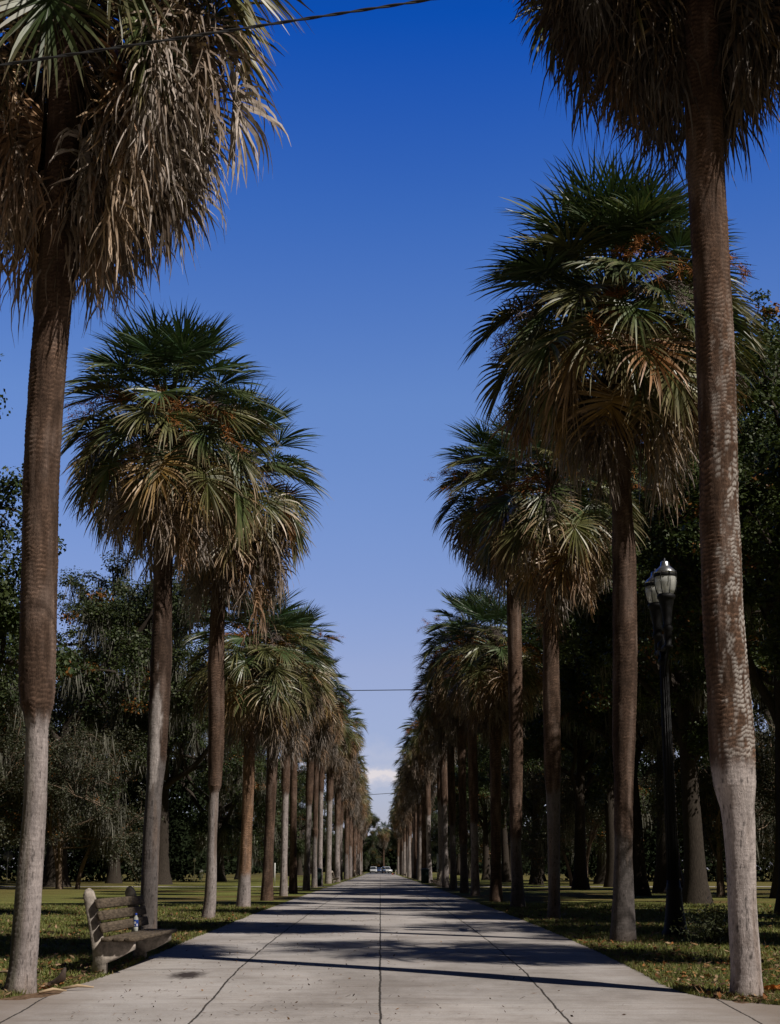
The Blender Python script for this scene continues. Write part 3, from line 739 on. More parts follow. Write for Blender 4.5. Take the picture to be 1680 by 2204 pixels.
# ----------------------------------------------------------------------------------------------
# broadleaf trees
# ----------------------------------------------------------------------------------------------
def tree_arrays(seed, H, R, base, nlimb=7, leaves=30000, leaf=.15, moss=0, trunk_r=.4, droop=.1, cone=.0, cols=None, multi=1, clump=.75, mosslen=1.6, orange=.02):
    rs = np.random.default_rng(seed); wv, wf, n = [], [], 0
    tips = []; hang = []
    def addtube(P, r, k):
        nonlocal n
        V, F = tube_arr(P, r, k); wv.append(V); wf.append(F + n); n += len(V)
    def grow(p, d, L, r, lev):
        m = 6; P = [p]
        for i in range(m):
            d = norm(d + rs.normal(0, .17, 3) + np.array([0, 0, .07 - droop * (lev > 0) * i / m * 2]))
            P.append(P[-1] + d * L / m)
        P = np.array(P); addtube(P, np.linspace(r, r * .42, m + 1), 8 if lev == 0 else 5)
        if lev >= 1: hang.extend([P[3], P[4], P[5]])
        if lev == 2: tips.extend([P[-1], P[4], P[2]]); return
        tips.append(P[-1])
        for i in range((4, 4)[lev]):
            s = rs.integers(2, m + 1); q = P[s]
            dd = norm(d + rs.normal(0, .62, 3) + np.array([0, 0, .12]))
            grow(q, dd, L * rs.uniform(.42, .66), r * .5, lev + 1)
    for q in range(multi):
        x0 = rs.normal(0, .35, 2) if multi > 1 else np.zeros(2)
        top = base + (H - base) * rs.uniform(.35, .55)
        m = 10; P = []
        wx = rs.normal(0, .35, 2) + x0 * 2.5
        for i in range(m + 1):
            f = i / m; P.append((x0[0] + wx[0] * f * f, x0[1] + wx[1] * f * f, -.3 + (top + .3) * f))
        P = np.array(P); rr = np.interp(np.linspace(0, 1, m + 1), [0, .06, .15, 1], [1.75, 1.25, 1., .45]) * trunk_r
        addtube(P, rr, 12)
        for i in range(nlimb):
            f = rs.uniform(.45, 1.); q_ = np.array([np.interp(f, np.linspace(0, 1, m + 1), P[:, k]) for k in range(3)])
            q_[2] = max(q_[2], base * rs.uniform(.75, 1.))
            az = i * 2.4 + rs.uniform(-.4, .4); e = rs.uniform(.12, 1.15)
            hh = (q_[2] - base * .7) / (H - base * .7)
            reach = R * (1 - cone * hh) * rs.uniform(.55, .8)
            Lm = min(reach / max(.35, math.cos(e)), (H - q_[2]) / max(.2, math.sin(e)) * .85)
            grow(q_, sph(az, e), Lm, trunk_r * .42, 0)
    tips = np.array(tips); nt_ = len(tips)
    # leaves in clumps round the twigs
    per = max(6, leaves // nt_)
    ctr = np.repeat(tips, per, 0)
    rad = np.repeat(rs.uniform(.55, 1.25, nt_) * clump, per)[:, None]
    dirs = norm(rs.normal(0, 1, ctr.shape)); rr = rs.uniform(0, 1, (len(ctr), 1)) ** .5
    pos = ctr + dirs * rr * rad * np.array([1.2, 1.2, .75])
    nrm = norm(dirs * .5 + rs.normal(0, .55, ctr.shape) + np.array([0, 0, .75]))
    a = norm(np.cross(nrm, rs.normal(0, 1, ctr.shape))); b = np.cross(nrm, a)
    s = rs.uniform(.6, 1.25, (len(ctr), 1)) * leaf
    V = np.stack([pos - a * s * .55, pos - b * s * .34 + nrm * s * .06, pos + a * s * .55, pos + b * s * .34 + nrm * s * .06], 1).reshape(-1, 3)
    F = np.arange(len(V)).reshape(-1, 4)
    c0 = cols or [(.022, .038, .013), (.05, .066, .02)]
    f = np.clip(np.repeat(rs.uniform(0, 1, nt_), per) * .6 + rs.uniform(0, .5, len(ctr)), 0, 1)[:, None]
    c = np.array(c0[0]) * (1 - f) + np.array(c0[1]) * f
    om = np.repeat(rs.random(nt_) < orange * 2, per) & (rs.random(len(ctr)) < .6)
    c[om] = np.array([.2, .085, .022]) * rs.uniform(.6, 1.2, (om.sum(), 1))
    C = np.repeat(c, 4, 0)
    out = [(np.concatenate(wv), np.concatenate(wf), None), (V, F, C)]
    if moss:
        hp = np.array(hang)[rs.integers(0, len(hang), moss)]
        per = 26; O = np.repeat(hp, per, 0) + rs.normal(0, 1, (moss * per, 3)) * np.array([.2, .2, .14])
        k = len(O); D = norm(rs.normal(0, .12, (k, 3)) + np.array([0, 0, -1.]))
        L = np.repeat(rs.uniform(.35, 1., moss), per) * rs.uniform(.4, 1.1, k) * mosslen
        W = rs.normal(0, 1, (k, 3)) * np.array([1, 1, .1])
        MV, MF = ribbons(O, D, W, L, rs.uniform(.02, .06, k), 4, .5, rs, .07)
        mc = np.repeat(np.array([.185, .18, .15])[None] * rs.uniform(.55, 1.25, (k, 1)), 10, 0)
        out.append((MV, MF, mc))
    return out

def tree_proto(**k):
    wood = k.pop('wood', 'wood')
    arr = tree_arrays(**k); meshes = []
    for (V, F, Cc), nm, mt in zip(arr, ('trunk', 'crown', 'spanish_moss'), (wood, 'leaf', 'moss')):
        o = mesh(nm, V, F, M[mt], None, Cc, nm == 'trunk'); meshes.append((o.data, nm)); bpy.data.objects.remove(o)
    return meshes
def place_tree(proto, X, Y, s, rz, name, label, cat, group=None, sz=None):
    root = thing(name, label, cat, (X, Y, float(zg(Y))), group, rz); root.scale = (s, s, sz or s)
    for me, nm in proto: link(nm, me, root)
    return root
OAK = [(.022, .036, .014), (.062, .078, .026)]; GUM = [(.024, .042, .013), (.06, .078, .022)]
oakA = tree_proto(seed=1, H=18, R=8.5, base=4.5, nlimb=9, leaves=80000, leaf=.17, moss=300, trunk_r=.55, droop=.16, cols=OAK, clump=.85, mosslen=2.3)
oakB = tree_proto(seed=2, H=16, R=9.5, base=3.5, nlimb=9, leaves=80000, leaf=.17, moss=300, trunk_r=.6, droop=.22, cols=OAK, clump=.85, mosslen=2.6, orange=.04)
gumA = tree_proto(seed=3, H=23, R=7, base=4, nlimb=15, leaves=85000, leaf=.17, trunk_r=.5, droop=.08, cone=.45, cols=GUM, clump=.72, orange=.03)
gumB = tree_proto(seed=4, H=20, R=7.5, base=3.0, nlimb=13, leaves=80000, leaf=.17, moss=60, trunk_r=.45, droop=.1, cone=.3, cols=GUM, clump=.75, orange=.03)
myrtle = tree_proto(seed=5, H=7.5, R=3.8, base=1.0, nlimb=6, leaves=52000, leaf=.10, moss=60, trunk_r=.11, droop=.2, multi=4, cols=[(.03, .035, .02), (.07, .072, .042)], clump=.5, wood='palewood', mosslen=1.8)
GLT, GRT = 'park trees beyond the left lawn', 'park trees beyond the right lawn'
def bt(proto, X, Y, s, rz, label, g, name='oak_tree', cat='tree', sz=None): place_tree(proto, X, Y, s, rz, name, label, cat, g, sz)
# left
bt(gumA, -16.9, 52, .95, 2.4, 'tall tree cut by the left edge behind the nearest left palm', GLT, 'sweetgum_tree', sz=1.12)
bt(oakA, -26.5, 82, .98, 0, 'leafy oak at the left edge behind the stop sign', GLT)
bt(oakB, -19.5, 92, 1.12, 2.0, 'broad oak hung with grey moss between the first two left palms', GLT)
bt(oakA, -15.5, 108, 1.05, 4.2, 'mossy oak seen between second and third left palms', GLT)
bt(gumB, -20.5, 118, .95, 1.2, 'tall green tree rising behind the mossy oaks on the left', GLT, 'sweetgum_tree')
bt(oakB, -14.0, 132, .95, 5.1, 'mossy oak seen between third and fourth left palms', GLT)
bt(myrtle, -17.4, 84, 1.1, .5, 'small dusty green tree veiled in moss behind the bench', GLT, 'crape_myrtle')
bt(myrtle, -22.3, 80, 1.15, 2.6, 'small dusty green tree with moss right of the nearest left trunk', GLT, 'crape_myrtle')
bt(oakA, -14.5, 160, .95, 3., 'oak seen between fourth and fifth left palms', GLT)
bt(gumB, -14., 196, .85, 2., 'green tree behind the clustered left trunks', GLT, 'sweetgum_tree')
for i, (Y, s) in enumerate([(235, .9), (275, .9), (318, .9)]):
    bt((oakB, oakA, oakB)[i], -14.5, Y, s, i * 2., ('nearer', 'middle', 'farther')[i] + ' of three far oaks behind the distant left trunks', GLT)
# right
bt(gumA, 15.4, 57, 1.2, 2.1, 'tallest tree rising past the right edge behind the nearest right palm', GRT, 'sweetgum_tree', sz=1.3)
bt(gumB, 13.2, 70, 1.1, 4., 'tall leafy tree directly behind the street lamp', GRT, 'sweetgum_tree', sz=1.3)
bt(oakA, 20.5, 74, 1.05, 1., 'dark dense oak at the right edge behind the nearest right palm', GRT)
bt(gumB, 14.2, 93, .92, .3, 'tree between second and fourth right palms', GRT, 'sweetgum_tree')
bt(oakB, 16.5, 112, 1.05, 2.2, 'dark mossy oak behind the third right palm', GRT)
bt(oakA, 14., 136, .95, 5., 'dark oak behind the fifth right palm', GRT)
bt(oakB, 14.2, 165, .95, 1.5, 'dark oak behind the sixth right palm', GRT)
bt(gumB, 14., 200, .85, 5.5, 'green tree behind the clustered right trunks', GRT, 'sweetgum_tree')
for i, Y in enumerate([240, 282, 322]):
    bt((oakA, oakB, oakA)[i], 14.5, Y, .9, i * 1.7 + 1, ('nearer', 'middle', 'farther')[i] + ' of three far oaks behind the distant right trunks', GRT)
bt(myrtle, 13.3, 60, .82, 1.4, 'small pale trunked tree low behind the street lamp', GRT, 'crape_myrtle')
bt(myrtle, 12.6, 96, 1.05, 3., 'small grey green tree between third and second right palms', GRT, 'crape_myrtle')
bt(myrtle, 18.5, 66, 1.1, 4.4, 'small grey green mossy tree at the right edge', GRT, 'crape_myrtle')
for X, Y, s_, r_, lb in ((9.9, 48, .74, 2.2, 'leafy tree between the nearest two right palms, close behind the lamp'), (10.6, 63, .78, .7, 'leafy tree just right of the second right palm trunk'), (10.6, 81, .74, 3.9, 'leafy tree left of the second right palm trunk'), (10.8, 106, .76, 5.2, 'leafy tree between third and fourth right palm trunks'), (10.6, 129, .76, 1.2, 'leafy tree behind the fifth right palm, nearest of three beyond the lamp trees'), (10.6, 153, .76, 2.9, 'leafy tree behind the sixth right palm trunk'), (10.6, 179, .74, 4.4, 'leafy tree behind the seventh right palm trunk')):
    bt(gumB, X, Y, s_, r_, lb, GRT, 'sweetgum_tree')
# shade trees that stand right of the frame
bt(gumA, 12.9, 31, .82, 1., 'broad leafy tree reaching into the right edge beside the nearest right trunk', GRT, 'sweetgum_tree')
bt(gumB, 10.4, 38.5, .74, 3., 'leafy tree half hidden behind the nearest right palm trunk', GRT, 'sweetgum_tree')
# end of the vista
bt(oakB, -7.5, 470, 1.0, .8, 'dark round oak left of the far street end', 'oaks closing the vista')
bt(oakA, 8.5, 480, 1.0, 2.8, 'dark oak right of the far street end', 'oaks closing the vista')
bt(oakB, .5, 540, .85, 1.8, 'dark oak behind the parked cars at the far street end', 'oaks closing the vista')

# woodland behind everything: one far mass
rs = np.random.default_rng(99); n = 300000
side = rs.random(n) < .5
Yw = rs.uniform(135, 700, n); Xw = np.where(side, -1, 1) * (24 + rs.uniform(0, 45, n) ** 1.0)
mid = rs.random(n) < .3
Yw[mid] = rs.uniform(565, 620, mid.sum()); Xw[mid] = rs.uniform(-40, 40, mid.sum())
wide = rs.random(n) < .5
Yw[wide] = rs.uniform(128, 150, wide.sum()); Xw[wide] = np.where(side[wide], -1, 1) * rs.uniform(17, 72, wide.sum())
hh = (9 + 6 * fnoise(np.stack([Xw * .09, Yw * .06, 0 * Xw], 1), 5)); Zw = rs.uniform(0.0, 1, n) ** .8 * hh
pos = np.stack([Xw, Yw, Zw], 1); nr = norm(rs.normal(0, 1, (n, 3)) + np.array([0, -.4, .5])); a = norm(np.cross(nr, rs.normal(0, 1, (n, 3)))); b = np.cross(nr, a)
s = (Yw * .0014 + .02)[:, None] * rs.uniform(.6, 1.4, (n, 1))
V = np.stack([pos - a * s, pos - b * s * .6, pos + a * s, pos + b * s * .6], 1).reshape(-1, 3)
c = np.repeat(np.array([.011, .016, .007])[None] * rs.uniform(.5, 1.5, (n, 1)), 4, 0)
tag(mesh('woodland', V, np.arange(n * 4).reshape(-1, 4), M['farleaf'], None, c), 'dark far woodland closing off the park behind the lawns', 'woodland', kind='stuff')

# ----------------------------------------------------------------------------------------------
# ground, walk, cross paths, street
# ----------------------------------------------------------------------------------------------
def sheet(name, xs, ys, dz, mat, xf=None):
    V = []; nx = len(xs)
    for y in ys:
        for x in xs: V.append(((x if xf is None else xf(x, y)), y, float(zg(y)) + dz))
    i = np.arange(len(ys) - 1)[:, None] * nx; j = np.arange(nx - 1)[None]
    F = np.stack([i + j, i + j + 1, i + nx + j + 1, i + nx + j], -1).reshape(-1, 4)
    return tag(mesh(name, V, F, mat, None, None, True), kind='structure')
ys = [-60, -30, -10, 0, 4, 8, 10, 12, 14, 15, 15.5, 16, 16.5, 17, 18, 18.7, 20, 22, 24, 26, 28, 30, 35, 40, 50, 60, 75, 90, 150, 300, 600, 1200, 4000]
sheet('lawn', [-4000, -800, -150, -40, -12, -6, -3, 0, 3, 6, 12, 40, 150, 800, 4000], ys, 0., M['lawn'])
EY = np.array([-20, 8, 12, 14.2, 15.0, 15.5, 15.9, 16.3, 16.8, 17.5, 18.6, 30, 330.])
ER = np.array([14, 12, 9, 6.8, 5.2, 4.3, 3.75, 3.42, 3.28, 3.2, 3.17, 3.15, 3.15])
EL = np.array([14, 12, 9, 7.0, 5.5, 4.75, 4.25, 3.9, 3.62, 3.4, 3.2, 3.12, 3.12])
def walk_x(f, y):
    r, l = float(np.interp(y, EY, ER)), float(np.interp(y, EY, EL))
    w = .05 * (float(fnoise(np.array([[0, y * .9, 4.]]), 3)[0]) - .5) if abs(f) == 1 else 0
    return f * (r if f > 0 else l) + w
wy = sorted(set(list(np.arange(-20, 8, 4)) + list(np.arange(8, 45, .35)) + list(np.arange(45, 330, 6)) + [330] + list(EY)))
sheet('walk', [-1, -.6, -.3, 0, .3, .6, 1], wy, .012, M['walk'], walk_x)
for s in (-1, 1):
    sheet('path', [s * x for x in (3.15, 3.9, 5, 8, 20, 70)], [93.2, 94.2, 95.4, 96.4], .008, M['cross'], lambda x, y: x)
sheet('street', [-60, -20, -4, 4, 20, 60], [331, 340], .02, M['asphalt'])
sheet('road', [-3.6, 0, 3.6], [340.02, 400, 500, 560], .02, M['asphalt'])

# grass blades near the camera
def blades(n, seed):
    rs = np.random.default_rng(seed)
    Y = 14 + 34 * rs.random(n) ** 1.9; sd = np.where(rs.random(n) < .5, -1, 1)
    X0 = np.where(sd > 0, np.interp(Y, EY, ER), np.interp(Y, EY, EL)) - .03
    X = sd * (X0 + (np.maximum(.5, Y * .30 - X0)) * rs.random(n) ** 1.3)
    dens = fnoise(np.stack([X * .8, Y * .8, 0 * X], 1), 17)
    k = rs.random(n) < np.clip(dens * 2.6 - .55, .12, 1); X, Y = X[k], Y[k]; n = len(X)
    h = rs.uniform(.025, .075, n) * (.6 + .9 * fnoise(np.stack([X * 1.7, Y * 1.7, 0 * X], 1), 19)); az = rs.uniform(0, 6.28, n); w = rs.uniform(.004, .009, n) * (1 + Y / 45)
    ln = rs.normal(0, .03, (n, 2)); z = zg(Y)
    B = np.stack([X, Y, z], 1); d = np.stack([np.cos(az) * w, np.sin(az) * w, 0 * w], 1)
    T = B + np.stack([ln[:, 0], ln[:, 1], h], 1)
    V = np.stack([B - d, B + d, T], 1).reshape(-1, 3)
    f = rs.random((n, 1)); c = np.array([.10, .13, .03]) * (1 - f) + np.array([.22, .225, .07]) * f
    dry = rs.random(n) < .16; c[dry] = np.array([.2, .15, .07])
    return V, np.arange(n * 3).reshape(-1, 3), np.repeat(c, 3, 0)
V, F, c = blades(260000, 8)
tag(mesh('grass', V, F, M['grass'], None, c), 'short uneven park grass along both edges of the walk', 'grass', kind='stuff')

M['soil'] = plain('bare_soil', (.12, .078, .05), 1., 0, 16., .55, .8, (1, 1, 1), .05)
rs = np.random.default_rng(77)
for i, (X, Y) in enumerate(((-4.02, 16.75), (3.95, 16.45), (-3.95, 26), (3.9, 24.75), (-3.9, 34.6), (3.9, 34.4), (-3.85, 43.8), (3.9, 43.5))):
    n = 40; a = np.arange(n) * 2 * PI / n
    r = (.42 + .3 * rs.random()) * (.7 + .9 * fnoise(np.stack([np.cos(a) * 2 + i * 9, np.sin(a) * 2, 0 * a], 1), 61))
    x = X + r * np.cos(a); x = np.clip(x, -99, -3.22) if X < 0 else np.clip(x, 3.25, 99); y = Y + r * np.sin(a) * 1.2
    V = np.concatenate([[[X, Y, float(zg(Y)) + .03]], np.stack([x, y, zg(y) + .006], 1)])
    tag(mesh('soil', V, np.array([(0, 1 + k, 1 + (k + 1) % n) for k in range(n)]), M['soil']), kind='structure')
# fallen leaves and twigs
def litter(n, seed, onwalk):
    rs = np.random.default_rng(seed)
    Y = 14.5 + 30 * rs.random(n) ** 1.7
    if onwalk: X = rs.normal(-1.2, 1.6, n); X = np.where(np.abs(X) > 3.1, rs.uniform(-3.1, 3.1, n), X)
    else:
        sd = np.where(rs.random(n) < .5, -1, 1); X0 = np.where(sd > 0, np.interp(Y, EY, ER), np.interp(Y, EY, EL))
        X = sd * (X0 + rs.random(n) ** 1.4 * np.maximum(1, Y * .3 - X0))
    z = zg(Y) + (.02 if onwalk else .045) + rs.uniform(0, .012, n)
    L = rs.uniform(.008, .026, n) if onwalk else rs.uniform(.02, .06, n); tw = rs.random(n) < (.6 if onwalk else .35)
    W = np.where(tw, .004, L * .45); L = np.where(tw, L * 1.8, L)
    nr = norm(rs.normal(0, .35, (n, 3)) + np.array([0, 0, 1.])); a = norm(np.cross(nr, rs.normal(0, 1, (n, 3)))); b = np.cross(nr, a)
    P = np.stack([X, Y, z], 1)
    V = np.stack([P - a * L[:, None], P - b * W[:, None], P + a * L[:, None], P + b * W[:, None]], 1).reshape(-1, 3)
    pal = np.array([(.05, .03, .02), (.1, .055, .03), (.22, .12, .05), (.30, .2, .12), (.22, .09, .03)])
    q = rs.integers(0, 3, n) if onwalk else rs.integers(0, 5, n)
    return V, np.arange(n * 4).reshape(-1, 4), np.repeat(pal[q] * rs.uniform(.6, 1.2, (n, 1)), 4, 0)
V, F, c = litter(1200, 4, True); tag(mesh('twig_litter', V, F, M['litter'], None, c), 'scattered twigs and dry leaf crumbs on the concrete walk', 'litter', kind='stuff')
V, F, c = litter(9000, 5, False); tag(mesh('leaf_litter', V, F, M['litter'], None, c), 'brown fallen leaves strewn over the grass', 'litter', kind='stuff')

# ----------------------------------------------------------------------------------------------
# benches
# ----------------------------------------------------------------------------------------------
END = [(-.097, 0), (.095, 0), (.085, .13), (.20, .175), (.415, .285), (.415, .375), (.035, .375), (.022, .44), (-.03, .64), (-.095, .90), (-.122, .965), (-.17, 1.0), (-.208, .98), (-.233, .915), (-.20, .78), (-.14, .52), (-.087, .27), (-.078, .14)]
def bench(X, Y, rz, L, label, s=1.):
    root = thing('park_bench', label, 'bench', (X, Y, float(zg(Y)) + .005), 'concrete and plank park benches', rz)
    root.scale = (s, s, s)
    for y in (0, L - .35):
        MB().prism(END, y, y + .11, .012).build('end_frame', M['benchcon'], root)
    lean = math.atan2(.47, .115)
    for k, (x, z) in enumerate(((-.066, .815), (-.032, .675), (.004, .535))):
        MB().box((x + .022, L / 2 - .05, z), (.042, L + .02, .115), ry=-.24, bev=.008).build('back_slat', M['plank'], root)
    for k in range(3):
        MB().box((.095 + .142 * k, L / 2 - .04, .402), (.132, L + .1, .048), bev=.01).build('seat_slat', M['plank'], root)
    return root
bench(-3.36, 18.55, math.radians(-2.5), 2.75, 'weathered concrete and plank bench with a water bottle, beside nearest left palm')
bench(-3.62, 118, 0, 2.5, 'bench in the left verge just beyond the green slatted bin', .95)
bench(-3.55, 221, 0, 2.5, 'bench midway among the distant left palms', .95)
bench(-3.45, 296, 0, 2.5, 'last small bench at the far end of the left row', .95)
bench(3.62, 96.4, PI, 2.5, 'pale bench end leaning against the right row near the crossing path', .95)
bench(3.7, 218, PI, 2.5, 'bench among the distant right palms', .95)
bench(3.0, 306, PI, 2.5, 'farthest right bench with an orange bundle beside it', .95)
MB().lathe([(.18, 0), (.26, .06), (.24, .16), (.12, .24), (.03, .27)], n=12).build('bundle', M['orange'], None, (2.5, 304, .01), True)
tag(bpy.data.objects['bundle'], 'small orange bundle on the ground by the farthest right bench', 'bag')

# bottle on the bench
bp = pt(285, 1989, 20.35); bx = -3.215; by = 20.3; bz = float(zg(18.55)) + .005 + .427
bo = thing('water_bottle', 'clear plastic water bottle with blue cap standing on the bench seat', 'bottle', (bx, by, bz))
MB().lathe([(.026, 0), (.033, .008), (.033, .055), (.031, .06), (.033, .066), (.033, .15), (.028, .175), (.014, .2), (.0125, .215)], n=20).build('bottle_body', M['clear'], bo, smooth=True)
MB().lathe([(.0338, .062), (.0342, .068), (.0342, .142), (.0338, .148)], n=20).build('label', M['bluelabel'], bo, smooth=True)
MB().lathe([(.0155, .207), (.016, .209), (.016, .229), (.0145, .232)], n=16).build('cap', M['bluecap'], bo)
pb = MB()
for a0, z0, rr in ((-1.75, .112, .016),):
    Vv = [(.0352 * math.cos(a0), .0352 * math.sin(a0), z0)]
    for i in range(12):
        t = 2 * PI * i / 12; a = a0 + rr * math.cos(t) / .034; Vv.append((.0352 * math.cos(a), .0352 * math.sin(a), z0 + rr * math.sin(t)))
    pb.add(Vv, [(0, 1 + i, 1 + (i + 1) % 12) for i in range(12)])
for a0, a1, z0, z1 in ((-1.1, -.65, .07, .1), (-1.95, -1.6, .075, .083)):
    Vv = [(.0352 * math.cos(a), .0352 * math.sin(a), z) for a in np.linspace(a0, a1, 4) for z in (z0, z1)]
    pb.add(Vv, [(2 * i, 2 * i + 2, 2 * i + 3, 2 * i + 1) for i in range(3)])
pb.build('print', M['paper'], bo)

# ----------------------------------------------------------------------------------------------
# street lamps
# ----------------------------------------------------------------------------------------------
def lamp(X, Y, label, zc=4.45, twin=True):
    root = thing('street_lamp', label, 'street lamp', (X, Y, float(zg(Y))), 'twin headed black street lamps')
    base = MB().lathe([(.23, 0), (.23, .1), (.2, .13), (.19, .2), (.15, .5), (.13, .75), (.145, .8), (.12, .84), (.11, .95)], n=24)
    base.build('base', M['iron'], root)
    sh = MB().lathe([(.10, .93), (.085, 2.5), (.07, zc - .25), (.095, zc - .22), (.095, zc - .16), (.07, zc - .13), (.07, zc)], n=20)
    for i in range(12):
        a = 2 * PI * i / 12
        sh.tube([(.098 * math.cos(a), .098 * math.sin(a), .95), (.066 * math.cos(a), .066 * math.sin(a), zc - .26)], .012, 5)
    sh.build('post', M['iron'], root)
    ar = MB()
    ar.box((0, 0, zc + .02), (.12, .98, .09), bev=.02).lathe([(.1, -.03), (.11, .03), (.1, .1), (.03, .16), (.01, .26)], (0, 0, zc + .04), 16)
    for s in (-1, 1):
        ar.tube([(0, s * .06, zc - .45), (0, s * .2, zc - .25), (0, s * .38, zc - .12), (0, s * .47, zc)], .022, 8)
    ar.build('cross_arm', M['iron'], root)
    for s in (-1, 1):
        y = s * .47; z0 = zc - .02
        hd = MB().lathe([(.075, 0), (.085, .04), (.06, .07), (.07, .3), (.095, .33), (.095, .38), (.075, .41), (.085, .6), (.125, .8), (.135, .86), (.16, .88), (.16, .93), (.135, .96)], (0, y, z0), 20)
        h = hd.build('lamp_holder', M['iron'], root)
        g = MB().lathe([(.125, .955), (.165, 1.03), (.185, 1.15), (.19, 1.26)], (0, y, z0), 24).build('lamp_globe', M['globe'], h, smooth=True)
        MB().lathe([(.03, .96), (.05, 1.0), (.05, 1.1), (.02, 1.14)], (0, y, z0), 12).build('bulb', M['white'], h)
        cg = MB().lathe([(.192, 1.255), (.198, 1.262), (.198, 1.315), (.192, 1.32)], (0, y, z0), 24)
        for i in range(8):
            a = 2 * PI * i / 8 + .2
            cg.tube([((r_) * math.cos(a), y + r_ * math.sin(a), z0 + z_) for r_, z_ in ((.15, .95), (.185, 1.03), (.208, 1.15), (.212, 1.3), (.2, 1.36))], .008, 5)
        cg.build('cage', M['iron'], h)
        MB().lathe([(.195, 1.318), (.19, 1.35), (.17, 1.37), (.165, 1.385), (.125, 1.42), (.085, 1.46), (.075, 1.52), (.06, 1.54), (.012, 1.55), (.01, 1.6)], (0, y, z0), 24).build('lamp_cap', M['steel'], h, smooth=True)
    return root
lamp(5.0, 26.1, 'black twin headed street lamp between the nearest two right palms', 4.88)
lamp(-4.62, 63.5, 'black street lamp mostly hidden behind the fifth left palm', 4.2)

# bins
def bin_(X, Y, label):
    root = thing('trash_bin', label, 'bin', (X, Y, float(zg(Y))), 'green slatted trash bins')
    b = MB()
    for i in range(22):
        a = 2 * PI * i / 22
        b.box((.28 * math.cos(a), .28 * math.sin(a), .53), (.012, .05, .92), rz=a)
    b.lathe([(.27, .06), (.275, .06), (.275, .1), (.27, .1)], n=22)
    b.build('slat_basket', M['greenpaint'], root)
    MB().lathe([(.255, .04), (.26, .05), (.26, .93), (.25, .94)], n=20).build('liner', M['iron'], root)
    MB().lathe([(.30, .97), (.315, .98), (.315, 1.03), (.24, 1.1), (.14, 1.13), (.12, 1.1)], n=22).build('lid', M['greenpaint'], root)
bin_(-4.02, 97.6, 'green slatted trash bin beside the left row near the crossing path')
bin_(3.3, 113, 'dark slatted trash bin beside the right row')

# signs and posts
def octagon(r, t=.006):
    return [(r * math.cos(PI / 8 + i * PI / 4), r * math.sin(PI / 8 + i * PI / 4)) for i in range(8)]
st = thing('stop_sign', 'grey back of an octagonal stop sign at the left edge', 'road sign', (-28.0, 115, 0), None, .1)
MB().prism([(x, z + 2.0) for x, z in octagon(.4)], 0, .01).build('sign_panel', M['galv'], st)
MB().box((0, -.03, 1.2), (.06, .04, 2.4)).build('post', M['white'], st)
def post_sign(X, Y, h, label, w=.3, ph=.45, rz=0., thin=.05):
    r = thing('sign_post', label, 'sign', (X, Y, float(zg(Y))), None, rz)
    MB().box((0, 0, h / 2), (thin, thin, h)).build('post', M['white'], r)
    if ph: MB().box((0, -.035, h - ph / 2 - .04), (w, .012, ph), bev=.004).build('sign_panel', M['white'], r)
post_sign(-15.55, 128, 2.0, 'tall white post left of the third left palm', .18, .3)
post_sign(-15.05, 129, 1.05, 'short white sign box on a post beside the third left palm', .3, .62)
post_sign(-6.85, 99.5, 1.45, 'thin white marker post right of the fifth left palm', 0, 0)
post_sign(3.72, 99.6, 2.05, 'white sign on a post seen edge on, behind the right side bench', .42, .95, 1.32)
post_sign(3.95, 216, 2.6, 'pale sign on a post seen edge on among the distant right palms', .4, .9, 1.25)

# ----------------------------------------------------------------------------------------------
# cars at the far end
# ----------------------------------------------------------------------------------------------
def car(X, Y, rz, paint, label, suv=True, s=1.):
    root = thing('parked_car', label, 'car', (X, Y, .021), 'cars at the far end of the walk', rz); root.scale = (s, s, s)
    h = 1.72 if suv else 1.48
    body = [(-2.25, .32), (2.2, .32), (2.28, .5), (2.25, .82), (2.0, .95), (1.0, 1.02), (-2.2, 1.02), (-2.28, .7)]
    cab = [(1.0, 1.015), (.35, h - .06), (.1, h), (-1.9, h), (-2.1, h - .1), (-2.22, 1.015)]
    rotm = lambda P: [(-z, x) for x, z in P]
    b = MB(); V0 = MB().prism(body, -.9, .9, .06)
    V1 = MB().prism(cab, -.76, .76, .08)
    for q in (V0, V1):
        P = np.concatenate(q.V); P = np.stack([P[:, 1], -P[:, 0], P[:, 2]], 1)
        b.add(P, [tuple(f) for fs in q.F.values() for f in fs])
    b.build('body', M[paint], root)
    w = MB(); w.add([(-.66, -.98, 1.06), (.66, -.98, 1.06), (.6, -.43, h - .11), (-.6, -.43, h - .11)], [(0, 1, 2, 3)])
    ws = w.build('windshield', M['window'], root); ws.location = (0, -.045, .02)
    for sx in (-1, 1):
        g = MB().box((sx * .765, .85, (1.06 + h - .1) / 2), (.012, 2.2, h - 1.2)); g.build('side_window', M['window'], root)
        MB().box((sx * .66, -2.255, .74), (.34, .06, .14), bev=.02).build('headlight', M['lampglass'], root)
        for y in (-1.4, 1.35):
            q = MB().lathe([(.2, -.11), (.34, -.1), (.34, .1), (.2, .11)], n=18); P = np.concatenate(q.V); P = np.stack([P[:, 2] + sx * .82, P[:, 0] + y, P[:, 1] + .34], 1)
            ww = MB().add(P, [tuple(f) for fs in q.F.values() for f in fs]).build('wheel', M['rubber'], root)
            q = MB().lathe([(.05, -.02), (.19, -.01), (.19, .01), (.05, .02)], n=14); P = np.concatenate(q.V); P = np.stack([P[:, 2] + sx * .935, P[:, 0] + y, P[:, 1] + .34], 1)
            MB().add(P, [tuple(f) for fs in q.F.values() for f in fs]).build('rim', M['galv'], ww)
    MB().box((0, -2.27, .5), (1.0, .03, .14), bev=.01).build('grille', M['rubber'], root)
    MB().box((0, -2.26, .36), (1.7, .07, .12), bev=.02).build('bumper', M['rubber'], root)
